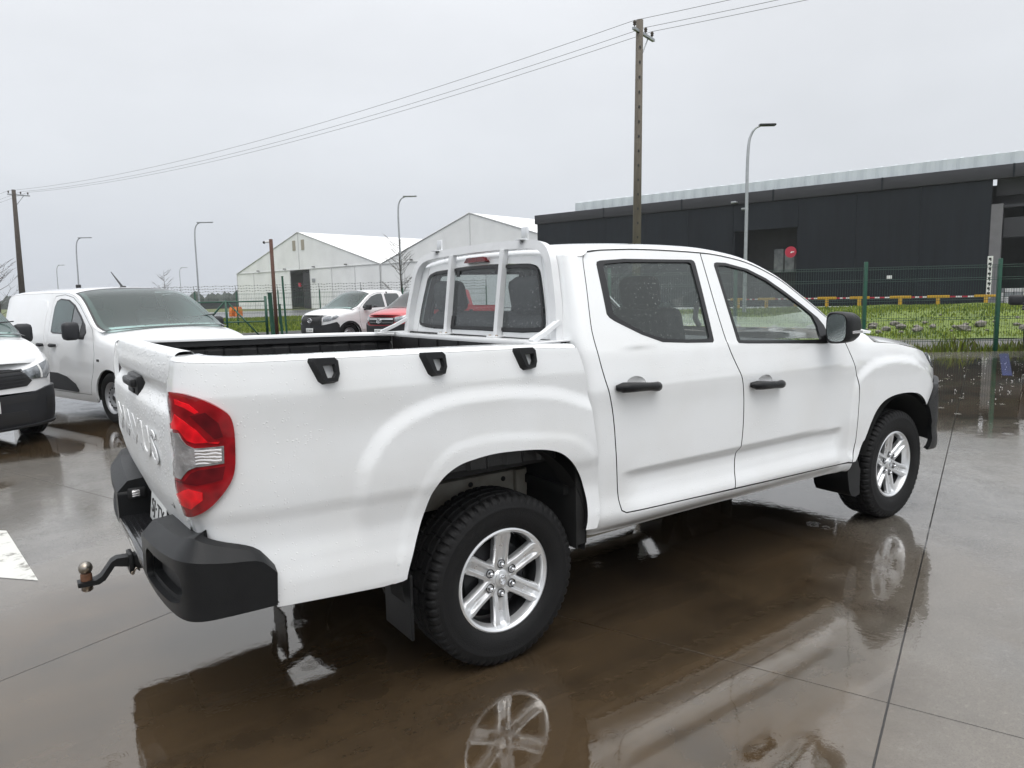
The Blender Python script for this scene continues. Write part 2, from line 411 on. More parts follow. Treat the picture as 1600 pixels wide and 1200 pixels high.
def drops(t, N, scale, keep, size):
    """mask of scattered water drops: 1 inside a drop"""
    lk = t.links.new; co = N('ShaderNodeTexCoord')
    v = N('ShaderNodeTexVoronoi'); v.inputs['Scale'].default_value = scale; lk(co.outputs['Object'], v.inputs[0])
    sp = N('ShaderNodeSeparateColor'); lk(v.outputs['Color'], sp.inputs[0])
    k = N('ShaderNodeMath', operation='LESS_THAN'); lk(sp.outputs[0], k.inputs[0]); k.inputs[1].default_value = keep
    sz = N('ShaderNodeMath', operation='MULTIPLY_ADD'); lk(sp.outputs[1], sz.inputs[0]); sz.inputs[1].default_value = size*.7; sz.inputs[2].default_value = size*.4
    d = N('ShaderNodeMath', operation='SUBTRACT'); lk(sz.outputs[0], d.inputs[0]); lk(v.outputs['Distance'], d.inputs[1])
    e = N('ShaderNodeMath', operation='DIVIDE'); lk(d.outputs[0], e.inputs[0]); e.inputs[1].default_value = size*.5; e.use_clamp = True
    g = N('ShaderNodeMath', operation='MULTIPLY'); lk(e.outputs[0], g.inputs[0]); lk(k.outputs[0], g.inputs[1])
    return g.outputs[0]
def paint(name, col, wet=True, rough=.32, dirt=.05, coat=1., crough=.04, dsc=75, keep=.28, dsize=.34, bstr=.55):
    m, t, b, N = nt(name); lk = t.links.new
    b.inputs['Roughness'].default_value = rough; b.inputs['Coat Weight'].default_value = coat; b.inputs['Coat Roughness'].default_value = crough; b.inputs['Coat IOR'].default_value = 1.5
    co = N('ShaderNodeTexCoord'); n = N('ShaderNodeTexNoise'); n.inputs['Scale'].default_value = 3.5; n.inputs['Detail'].default_value = 6; lk(co.outputs['Object'], n.inputs[0])
    r_ = N('ShaderNodeMapRange'); r_.inputs['From Min'].default_value = .42; r_.inputs['From Max'].default_value = .75; lk(n.outputs[0], r_.inputs[0])
    mx = N('ShaderNodeMix', data_type='RGBA'); mx.inputs['A'].default_value = (*col, 1); mx.inputs['B'].default_value = (col[0]*(1-dirt), col[1]*(1-dirt*1.15), col[2]*(1-dirt*1.4), 1)
    lk(r_.outputs[0], mx.inputs[0]); lk(mx.outputs['Result'], b.inputs['Base Color'])
    if wet:
        g = drops(t, N, dsc, keep, dsize)
        bp = N('ShaderNodeBump'); bp.inputs['Strength'].default_value = bstr; bp.inputs['Distance'].default_value = .004; lk(g, bp.inputs['Height'])
        lk(bp.outputs[0], b.inputs['Coat Normal'])
        if keep > .3:
            b2 = N('ShaderNodeBump'); b2.inputs['Strength'].default_value = bstr*(1 if keep > .5 else .45); b2.inputs['Distance'].default_value = .004; lk(g, b2.inputs['Height']); lk(b2.outputs[0], b.inputs['Normal'])
    return m
def schlick(t, N, ior):
    lw = N('ShaderNodeLayerWeight'); lw.inputs['Blend'].default_value = .5; f0 = ((ior-1)/(ior+1))**2
    p = N('ShaderNodeMath', operation='POWER'); t.links.new(lw.outputs['Facing'], p.inputs[0]); p.inputs[1].default_value = 5
    a = N('ShaderNodeMath', operation='MULTIPLY_ADD'); t.links.new(p.outputs[0], a.inputs[0]); a.inputs[1].default_value = 1-f0; a.inputs[2].default_value = f0
    return a
def glass(name, tint=(.5, .52, .52), fog=.1, fogcol=(.5, .54, .53), drop=.5, ior=1.5, dscale=85):
    m, t, b, N = nt(name); lk = t.links.new; t.nodes.remove(b); out = [n for n in t.nodes if n.type == 'OUTPUT_MATERIAL'][0]
    tr = N('ShaderNodeBsdfTransparent'); tr.inputs[0].default_value = (*tint, 1)
    df = N('ShaderNodeBsdfDiffuse'); df.inputs[0].default_value = (*fogcol, 1)
    gl = N('ShaderNodeBsdfGlossy'); gl.inputs['Roughness'].default_value = .02; gl.inputs[0].default_value = (1, 1, 1, 1)
    fr = schlick(t, N, ior)
    m1 = N('ShaderNodeMixShader'); m2 = N('ShaderNodeMixShader')
    if drop:
        g = drops(t, N, dscale, .38, .36)
        a = N('ShaderNodeMath', operation='MULTIPLY_ADD'); lk(g, a.inputs[0]); a.inputs[1].default_value = drop; a.inputs[2].default_value = fog; a.use_clamp = True; lk(a.outputs[0], m1.inputs[0])
        bp = N('ShaderNodeBump'); bp.inputs['Strength'].default_value = .5; bp.inputs['Distance'].default_value = .004; lk(g, bp.inputs['Height']); lk(bp.outputs[0], gl.inputs['Normal'])
    else: m1.inputs[0].default_value = fog
    lk(tr.outputs[0], m1.inputs[1]); lk(df.outputs[0], m1.inputs[2]); lk(fr.outputs[0], m2.inputs[0]); lk(m1.outputs[0], m2.inputs[1]); lk(gl.outputs[0], m2.inputs[2]); lk(m2.outputs[0], out.inputs[0])
    return m

M = {}
M['white'] = paint('white_paint', (.83, .845, .855), keep=.32, dsc=100, bstr=.55)
M['white_wet'] = paint('white_paint_with_drops', (.83, .845, .855), rough=.5, coat=.35, crough=.22, dsc=62, keep=.85, dsize=.42, bstr=.8); M['white_wet'].node_tree.nodes['Principled BSDF'].inputs['Specular IOR Level'].default_value = .2
M['white_far'] = paint('white_paint_plain', (.83, .84, .85), wet=False)
M['red_far'] = paint('red_paint', (.45, .02, .03), wet=False)
M['rack'] = pm('white_coated_steel', (.74, .75, .76), .35, coat=.4, var=.08, vs=14)
M['plastic'] = pm('black_plastic', (.010, .0105, .0115), .36, var=.25, vs=20, bump=.2, bs=400, spec=.32)
M['plastic_gloss'] = pm('wet_black_plastic', (.018, .018, .02), .16, coat=.7, bump=.1, bs=120)
M['plastic_far'] = pm('grey_black_plastic', (.02, .021, .024), .45, spec=.35)
M['rubber'] = pm('tyre_rubber', (.0085, .0085, .009), .6, spec=.28, var=.3, vs=12, bump=.35, bs=260)
M['seal_gap_shade'] = pm('rubber_seal_and_gap_shade', (.012, .012, .013), .35)  # window rubber, and also the shade painted onto panel gap rims
M['liner'] = pm('bed_liner', (.012, .012, .013), .35, bump=.3, bs=300, coat=.2)
M['under'] = pm('underbody_black', (.010, .010, .010), .8, var=.4, vs=6)
M['rail'] = pm('muddy_frame_steel', (.40, .385, .34), .7, var=.4, vs=9, col2=(.25, .225, .18), bump=.2, bs=80)
M['alloy'] = pm('silver_alloy', (.80, .81, .82), .34, metal=.75, coat=.5, rvar=.08, vs=9)
M['alloy_dark'] = pm('dark_wheel_metal', (.045, .045, .048), .5, metal=.6)
M['steel'] = pm('worn_steel', (.38, .36, .33), .28, metal=1, var=.4, vs=40, col2=(.2, .15, .1))
M['rust'] = pm('rusty_steel', (.16, .07, .035), .75, var=.5, vs=30, bump=.3, bs=120)
M['steelwheel'] = pm('steel_wheel_paint', (.40, .41, .43), .4, metal=.5)
M['chrome'] = pm('chrome', (.75, .76, .78), .08, metal=1)
M['plate'] = pm('plate_white', (.74, .75, .74), .4, var=.06, vs=30)
M['ink'] = pm('black_ink', (.015, .015, .016), .5)
M['seat'] = pm('grey_seat_cloth', (.045, .046, .05), .85, var=.25, vs=30, bump=.3, bs=300)
M['trim'] = pm('grey_trim', (.16, .16, .16), .6)
M['headliner'] = pm('pale_headliner', (.42, .42, .41), .9)
M['dash'] = pm('dark_dashboard', (.03, .03, .033), .5)
M['sideglass'] = glass('wet_side_glass', (.80, .85, .84), .10, (.40, .45, .44), .42, dscale=108)
M['rearglass'] = glass('wet_rear_glass', (.74, .78, .78), .11, (.40, .43, .44), .5, dscale=105)
M['windscreen'] = glass('windscreen_glass', (.75, .8, .78), .05, (.5, .54, .53), .25)
M['farglass'] = pm('teal_dark_glass', (.035, .08, .076), .08, coat=.5, var=.45, vs=2.2, spec=.5)
M['vanscreen'] = glass('van_windscreen', (.60, .78, .74), .09, (.30, .43, .41), 0, 1.5)
M['farglass_dark'] = pm('dark_glass', (.03, .038, .04), .06, coat=1, var=.3, vs=3, spec=.8)
M['mirrorglass'] = pm('mirror_glass', (.55, .6, .6), .04, metal=1, bump=.15, bs=220)
def lens(name, col, rough=.08):
    m, t, b, N = nt(name); lk = t.links.new
    b.inputs['Base Color'].default_value = (*col, 1); b.inputs['Roughness'].default_value = rough; b.inputs['Coat Weight'].default_value = .55; b.inputs['Coat Roughness'].default_value = .02; b.inputs['Specular IOR Level'].default_value = .25
    co = N('ShaderNodeTexCoord'); v = N('ShaderNodeTexVoronoi'); v.inputs['Scale'].default_value = 26; lk(co.outputs['Object'], v.inputs[0])
    r_ = N('ShaderNodeMapRange'); r_.inputs['From Max'].default_value = .8; r_.inputs['To Min'].default_value = .55; r_.inputs['To Max'].default_value = 1.25; lk(v.outputs['Distance'], r_.inputs[0])
    mu = N('ShaderNodeVectorMath', operation='SCALE'); mu.inputs[0].default_value = col; lk(r_.outputs[0], mu.inputs['Scale']); lk(mu.outputs[0], b.inputs['Base Color'])
    return m
M['redlens'] = lens('red_lens', (.27, .004, .008)); M['redbright'] = lens('bright_red_lens', (.80, .006, .014)); M['reddark'] = lens('dark_red_lens', (.11, .003, .006))
def ribbed(name, col):
    m, t, b, N = nt(name); lk = t.links.new
    b.inputs['Base Color'].default_value = (*col, 1); b.inputs['Metallic'].default_value = .7; b.inputs['Roughness'].default_value = .16; b.inputs['Coat Weight'].default_value = 1
    co = N('ShaderNodeTexCoord'); w = N('ShaderNodeTexWave', bands_direction='Z'); w.inputs['Scale'].default_value = 30; w.inputs['Distortion'].default_value = 3.5; lk(co.outputs['Object'], w.inputs[0])
    bp = N('ShaderNodeBump'); bp.inputs['Strength'].default_value = .35; bp.inputs['Distance'].default_value = .01; lk(w.outputs[0], bp.inputs['Height']); lk(bp.outputs[0], b.inputs['Normal'])
    return m
M['clearlens'] = ribbed('clear_ribbed_lens', (.62, .60, .60))
M['silverlens'] = pm('silvery_clear_lens', (.50, .48, .48), .14, metal=.5, coat=1, var=.55, vs=18, bump=.5, bs=45)
M['headlamp'] = pm('headlamp_lens', (.30, .32, .34), .1, metal=.6, coat=1, var=.7, vs=14, bump=.4, bs=30)
# ------------------------------------------------------------------ wheels
def tyre_mesh(Ro, half, rb, lugs=60, detail=True):
    """lathed tyre round Y, outer face at -y, with cut tread"""
    k = Ro/.365; h = half/.121
    prof = [(rb-.004, -.085, 0), (rb, -.098, 0), (rb+.012*k, -.110, 0), (rb+.04*k, -.1185, 0), (rb+.065*k, -.121, 0), (rb+.085*k, -.1195, 0), (rb+.088*k, -.1205, 0), (rb+.096*k, -.1195, 0), (rb+.100*k, -.117, 0)]
    prof += [(Ro-.026*k, -.1150, 1), (Ro-.014*k, -.1090, 1), (Ro-.005*k, -.098, 1), (Ro-.002*k, -.086, 1), (Ro-.002*k, -.072, 1)]
    prof += [(Ro-.010*k, -.070, 0), (Ro-.010*k, -.062, 0), (Ro-.0005, -.060, 2), (Ro, -.030, 2), (Ro-.010*k, -.028, 0), (Ro-.010*k, -.020, 0), (Ro, -.018, 3), (Ro, 0, 3)]
    prof = prof + [(r, -y, c) for r, y, c in prof[::-1][1:]]
    S = 6 if detail else 2; n = lugs*S; V = []
    for r, y, c in prof:
        row = []
        for i in range(n):
            a = 2*math.pi*i/n; rr = r; j = i % S
            if detail and c == 1 and j in (0, 1): rr = r-.009*k
            if detail and c in (2, 3) and (i + (3 if c == 3 else int(y < 0)*2)) % (2*S) < 1: rr = r-.008*k
            row.append((rr*math.cos(a), y*h, rr*math.sin(a)))
        V.append(row)
    me = grid_mesh('tyre', np.array(V), wrap=True)
    bm = bmesh.new(); bm.from_mesh(me); bmesh.ops.recalc_face_normals(bm, faces=bm.faces); bm.to_mesh(me); bm.free()
    me.polygons.foreach_set('use_smooth', [True]*len(me.polygons)); me.set_sharp_from_angle(angle=R(32)); return me

def alloy_meshes():
    barrel = MB().lathe([(.214, .09), (.205, .06), (.198, 0), (.196, -.03), (.203, -.060), (.212, -.074)], 64, 'Y').mesh('rim_barrel', 40)
    lip = MB().lathe([(.196, -.058), (.201, -.076), (.204, -.092), (.2085, -.101), (.216, -.1045), (.223, -.101), (.2245, -.094), (.222, -.085)], 72, 'Y').mesh('rim_lip', 50)
    # one spoke, pointing up (z), outer side at -y
    st = [(.040, .039, -.070, .004), (.070, .0385, -.073, .007), (.095, .037, -.078, .013), (.140, .0375, -.083, .015), (.168, .0395, -.088, .014), (.184, .0415, -.0905, .010), (.193, .040, -.0915, .002), (.2085, .035, -.0995, 0)]
    V = []
    for r, hw, y, g in st:
        V.append([(-hw, y+.034, r), (-hw, y+.012, r), (-hw+.0055, y, r), (-.0175, y-.0015, r), (-.0095, y+g, r), (.0095, y+g, r), (.0175, y-.0015, r), (hw-.0055, y, r), (hw, y+.012, r), (hw, y+.034, r)])
    sp = grid_mesh('spoke', np.array(V), smooth=False)
    bm = bmesh.new(); bm.from_mesh(sp); bmesh.ops.recalc_face_normals(bm, faces=bm.faces)
    if sum(f.normal.y for f in bm.faces) > 0: bmesh.ops.reverse_faces(bm, faces=bm.faces)
    bmesh.ops.bevel(bm, geom=list(bm.edges), offset=.0018, segments=1, affect='EDGES'); bm.to_mesh(sp); bm.free()
    hub = MB().lathe([(.001, -.0765), (.034, -.0765), (.0365, -.0745), (.040, -.070), (.062, -.0705), (.083, -.067), (.086, -.058), (.086, -.03)], 48, 'Y').mesh('hub', 40)
    cap = MB().lathe([(.0005, -.083), (.026, -.0825), (.032, -.0805), (.0335, -.076)], 36, 'Y').mesh('centre_cap', 40)
    e = MB(); pts = [(.016*math.cos(a), -.0845, .021*math.sin(a)) for a in np.linspace(0, 2*math.pi, 33)]
    e.tube(pts, .0022, 6)
    e.tube([(.010, -.085, .012), (-.003, -.085, .010), (.004, -.085, -.001), (-.008, -.085, -.004)], .0022, 6); e.tube([(.008, -.085, -.012), (-.004, -.085, -.012)], .002, 6)
    em = e.mesh('cap_emblem', 50)
    nut = MB().lathe([(.0005, -.092), (.006, -.091), (.0085, -.087), (.0095, -.083), (.0095, -.068)], 6, 'Y').mesh('lug_nut')
    well = MB().lathe([(.0165, -.0745), (.0165, -.062), (.0005, -.0615)], 20, 'Y').mesh('nut_well', 30)
    ring = MB().lathe([(.0155, -.0735), (.0185, -.0755), (.0195, -.0735)], 20, 'Y').mesh('nut_seat', 30)
    back = MB().lathe([(.0005, -.02), (.15, -.02), (.155, -.01), (.196, .03)], 48, 'Y').mesh('brake_disc', 40)
    return dict(barrel=barrel, lip=lip, spoke=sp, hub=hub, cap=cap, emblem=em, nut=nut, well=well, ring=ring, back=back)
AL = alloy_meshes(); TY = tyre_mesh(.365, .121, .222)
TYF = tyre_mesh(.33, .10, .208, lugs=40, detail=False)

def pickup_wheel(parent, loc, side, spin=0):
    w = empty('wheel', parent, loc, 0 if side < 0 else math.pi)
    def sub(n, me, mat, rot=0):
        o = link(n, me, w, mat); o.rotation_euler = (0, rot, 0); return o
    sub('tyre', TY, M['rubber'], spin)
    sub('rim', AL['lip'], M['alloy']); sub('rim_barrel', AL['barrel'], M['alloy_dark']); sub('brake_disc', AL['back'], M['alloy_dark'])
    for k in range(6): sub('spoke', AL['spoke'], M['alloy'], spin+k*math.pi/3)
    sub('hub', AL['hub'], M['alloy']); sub('centre_cap', AL['cap'], M['alloy']); sub('emblem', AL['emblem'], M['chrome'])
    for k in range(6):
        a = spin+(k+.0)*math.pi/3; x, z = .0635*math.sin(a), .0635*math.cos(a)
        for n, me, mt in (('lug_nut', AL['nut'], M['chrome']), ('nut_well', AL['well'], M['ink']), ('nut_seat', AL['ring'], M['ink'])):
            o = sub(n, me, mt); o.location = (x, 0, z)
    return w

# ------------------------------------------------------------------ the white pickup
T = tilt
pk = thing('pickup_truck', 'white double-cab pickup with black rear bumper, tow ball and headboard rack, nearest vehicle', 'pickup truck')
W_ = M['white']
G = .0033
for s_, x_ in ((-1, 0), (1, 0), (-1, 3.155), (1, 3.155)):
    pickup_wheel(pk, (x_, s_*.785, .365), s_, R(2) if x_ == 0 else R(-7))

# bed sides
arch = [(-.49, .506), (-.475, .509), (-.466, .544), (-.432, .633), (-.388, .742), (-.352, .822), (-.307, .872), (-.242, .906), (-.17, .920), (-.08, .9275), (.012, .9245), (.114, .916), (.200, .901), (.265, .876), (.321, .830), (.369, .769), (.400, .698), (.413, .625), (.406, .548), (.395, .513)]
arch = [tuple(p) for p in np.concatenate([arch[:2], crom(arch[1:-1], n=4), arch[-1:]])]
bedfront = [tuple(p) for p in crom([(.462, .508), (.486, .573), (.488, .716), (.460, .91), (.433, 1.098), (.401, 1.262), (.374, 1.338)], n=4)]
lightp = [(-1.303, 1.262), (-1.239, 1.268), (-1.184, 1.264), (-1.122, 1.244), (-1.076, 1.215), (-1.052, 1.190), (-1.043, 1.153), (-1.043, 1.08), (-1.049, 1.014), (-1.064, .974), (-1.106, .919), (-1.146, .885), (-1.191, .868), (-1.235, .862), (-1.285, .868), (-1.312, .886)]
top = [(x, float(_bedtop(x))) for x in np.linspace(.374, -1.31, 28)]
outl = [(-1.322, .775), (-1.30, .775), (-1.217, .775), (-1.118, .77), (-1.06, .755), (-1.0, .73), (-.955, .675), (-.943, .650), (-.950, .53), (-.566, .503)] + arch + bedfront[:-1] + top + [(-1.322, 1.36)]
for s_ in (-1, 1): link('bed_side', panel_mesh('bed_side', BED, outl, h=.0155, depth=.02, xf=T, gap=.001, side=s_, edge=W_ if s_ < 0 else None), pk, W_)  # near side: dark rim paints in the shade of the bed-to-cab gap

# rail caps
for s_ in (-1, 1):
    rows = []
    ss = np.concatenate([np.linspace(-1.318, -1.05, 14), np.linspace(-1.0, .372, 26)])
    e_ = BED(ss, _bedtop(ss)); n_ = pnormal(BED, ss, _bedtop(ss)); n_[:, 2] = 0; n_ /= np.linalg.norm(n_, axis=1)[:, None]
    for ins, dz in ((0, 0), (.004, .006), (.014, .012), (.03, .015), (.06, .016), (.092, .016), (.100, .013), (.103, .004), (.103, -.004)):
        q = e_ - n_*ins; q[:, 2] += dz; q[:, 1] = np.maximum(q[:, 1], -.955); q[:, 0] = np.minimum(q[:, 0], .372); rows.append(q)
    V = np.array(rows)
    if s_ > 0: V = V*[1, -1, 1]
    link('bed_rail', grid_mesh('bed_rail', T(V), flip=(s_ < 0)), pk, W_)

# tail lights
lightp = lightp[:1] + [tuple(q) for q in crom(lightp[1:], n=3)]
def tail_light(side):
    lp_ = lightp if side < 0 else [(a, b) for a, b in lightp if a > -1.17]
    P1 = lambda u, v: BED(u, v) + pnormal(BED, np.asarray(u, float), np.asarray(v, float)+0*np.asarray(u))*(-.008+.022*sst((np.asarray(u)+1.315)/.07))[:, None]
    base = link('tail_light', panel_mesh('tail_light', P1, lp_, h=.03, depth=.03, xf=T, side=side), pk, M['redlens'])
    def lensp(n, poly, mat, o, h=.03, dep=.006): link(n, panel_mesh(n, (lambda u, v: P1(u, v) + pnormal(BED, np.asarray(u, float), np.asarray(v, float)+0*np.asarray(u))*(o-.012)), poly, h=h, depth=dep, xf=T, side=side), base, mat)
    if side > 0: return
    clear = [(-1.285, 1.139), (-1.214, 1.139), (-1.200, 1.116), (-1.185, 1.102), (-1.160, 1.092), (-1.075, 1.096), (-1.077, 1.040), (-1.158, 1.032), (-1.184, 1.020), (-1.200, 1.004), (-1.212, .990), (-1.262, .996), (-1.278, 1.02)]
    lensp('reversing_lens', clear, M['silverlens'], .0155)
    lensp('ribbed_lens', [(-1.158, 1.086), (-1.082, 1.090), (-1.083, 1.046), (-1.157, 1.039)], M['clearlens'], .018, h=.02)
    lensp('brake_lens', [(-1.222, 1.20), (-1.19, 1.182), (-1.15, 1.150), (-1.118, 1.108), (-1.09, 1.103), (-1.085, 1.110), (-1.158, 1.108), (-1.182, 1.116), (-1.198, 1.135), (-1.212, 1.150), (-1.283, 1.150), (-1.283, 1.165), (-1.24, 1.17)], M['redbright'], .0145)
    lensp('reflector', [(-1.215, 1.248), (-1.165, 1.233), (-1.138, 1.208), (-1.150, 1.203), (-1.18, 1.222), (-1.213, 1.232)], M['redbright'], .0145)
    lensp('reflector', [(-1.255, .905), (-1.19, .893), (-1.145, .925), (-1.145, .95), (-1.19, .96), (-1.25, .94)], M['redbright'], .0142)
    lensp('dark_band', [(-1.25, 1.0 - .018), (-1.20, .985), (-1.175, 1.012), (-1.15, 1.022), (-1.075, 1.030), (-1.085, .988), (-1.16, .972)], M['reddark'], .0142)
    lensp('dark_band', [(-1.165, 1.196), (-1.120, 1.206), (-1.085, 1.170), (-1.075, 1.125), (-1.10, 1.120), (-1.125, 1.150)], M['reddark'], .0142)
for s_ in (-1, 1): tail_light(s_)

# rope hooks on the bed sides
for s_ in (-1, 1):
    for xc in (-.742, -.325, .094):
        zc = float(_bedtop(xc)) - .038
        outer = [(-.040, .030), (-.036, .042), (.040, .040), (.052, .029), (.054, -.020), (.044, -.045), (.002, -.047), (-.012, -.036)]
        hole = [(-.010, .016), (.034, .016), (.037, -.014), (.028, -.030), (.004, -.031), (-.004, -.018)]
        def hp(u, v, o): q = off(BED, o)(np.array([xc+u]), np.array([zc+v]))[0]; return q
        m = MB(); no, nh = len(outer), len(hole); v = []
        for o_, sc in ((0, 1.10), (.022, 1.0), (.028, .94)): v += [hp(a*sc*.93 - (.010 if o_ == 0 else 0), c*sc*.93, o_) for a, c in outer]
        v += [hp(a*.96, c*.96, .028) for a, c in hole] + [hp(a*.9+.001, c*.9, .004) for a, c in hole]
        f = []
        for l in range(2): f += [(l*no+i, l*no+(i+1) % no, (l+1)*no+(i+1) % no, (l+1)*no+i) for i in range(no)]
        b1, b2, b3 = 2*no, 3*no, 3*no+nh
        f += [(b2+i, b2+(i+1) % nh, b3+(i+1) % nh, b3+i) for i in range(nh)]
        # ring face between outer and hole: fan by nearest hole vertex
        near = [min(range(nh), key=lambda j: (outer[i][0]-hole[j][0])**2+(outer[i][1]-hole[j][1])**2) for i in range(no)]
        for i in range(no):
            j = (i+1) % no; a, c = near[i], near[j]; f.append((b1+i, b1+j, b2+c) if a == c else (b1+i, b1+j, b2+c, b2+a))
        vv = T(np.array(v)); vv = vv*[1, 1, 1] if s_ < 0 else T(np.array(v)*[1, -1, 1])
        hk = MB().add(vv, f).build('rope_hook', M['plastic'], pk, 40)

# bed: liner walls, floor, bulkhead, header
for s_ in (-1, 1):
    rows = []
    xs = np.linspace(-1.10, .34, 97)
    for dy, dz, rib in ((.004, -.006, 0), (-.003, -.007, 0), (-.008, -.012, 0), (-.010, -.050, 0), (.006, -.056, 0), (.002, -.062, .6), (-.015, -.075, 1), (-.02, -.30, 1), (-.02, -.51, 1)):
        rb_ = np.where((np.arange(97) // 6) % 2 == 0, 0, .014)*rib
        y_ = np.full(97, .829) + dy + rb_
        rows.append(np.stack([xs, s_*y_, _bedtop(xs)+.016+dz], 1))
    link('liner_wall', grid_mesh('liner_wall', T(np.array(rows)), flip=(s_ < 0), smooth=False), pk, M['liner'])
m = MB(); m.add(T(np.array([(-1.12, -.81, .86), (.36, -.81, .86), (.36, .81, .86), (-1.12, .81, .86)])), [(0, 1, 2, 3)]); m.build('bed_floor', M['liner'], pk)
m = MB()
for k in range(14):
    y_ = -.78+1.56*(k+.5)/14; m.box((.345-.006*(k % 2), y_, 1.085), (.02, 1.56/14, .46))
for q in range(len(m.v)): m.v[q] = tuple(T(np.array(m.v[q])))
m.build('bulkhead', M['liner'], pk)
m = MB().box((.372, 0, 1.322), (.07, 1.56, .034), bev=.008); m.v = [tuple(T(np.array(q))) for q in m.v]; m.build('bed_header', W_, pk, 40)
m = MB().box((-1.113, 0, 1.09), (.03, 1.48, .50), bev=.004); m.v = [tuple(T(np.array(q))) for q in m.v]; m.build('tailgate_liner', M['liner'], pk)

# tailgate
tg_out = [(-.728, 1.374), (-.728, .80), (-.655, .748), (-.52, .708), (-.45, .70), (.45, .70), (.52, .708), (.655, .748), (.728, .80), (.728, 1.374)]
tail = link('tailgate', panel_mesh('tailgate', TAILGATE, tg_out, h=.022, depth=.03, xf=T), pk, M['white_wet'])
uu = np.linspace(-.728, .728, 30); rows = []
for ins, dz in ((0, 0), (.004, .008), (.014, .014), (.03, .016), (.052, .015), (.060, .009), (.062, -.03)):
    q = TAILGATE(uu, np.full(30, 1.374)); q[:, 0] += ins; q[:, 2] += dz; rows.append(q)
link('tailgate_cap', grid_mesh('tailgate_cap', T(np.array(rows)), flip=True), tail, M['white_wet'])
me = text_mesh('MAXUS', .18, .0015, .001, 1.02, 1.08); orient(me, (-1.2125, 0, 1.045), (0, -1, 0), (-.05, 0, 1)); me.transform(Matrix.Translation((0, 0, -.016)))
link('lettering', me, tail, M['white_wet'])
me = text_mesh('T60', .06, .003, .0, .15); orient(me, (-1.178, -.50, .845), (0, -1, 0), (-.2, 0, 1)); link('badge', me, tail, M['ink'])
m = MB().box((-1.186, 0, 1.225), (.05, .27, .085), bev=.012).box((-1.215, 0, 1.238), (.035, .23, .034), bev=.010).box((-1.212, 0, 1.204), (.012, .14, .02), bev=.004)
m.v = [tuple(T(np.array(q))) for q in m.v]; m.build('tailgate_handle', M['plastic'], tail, 40)

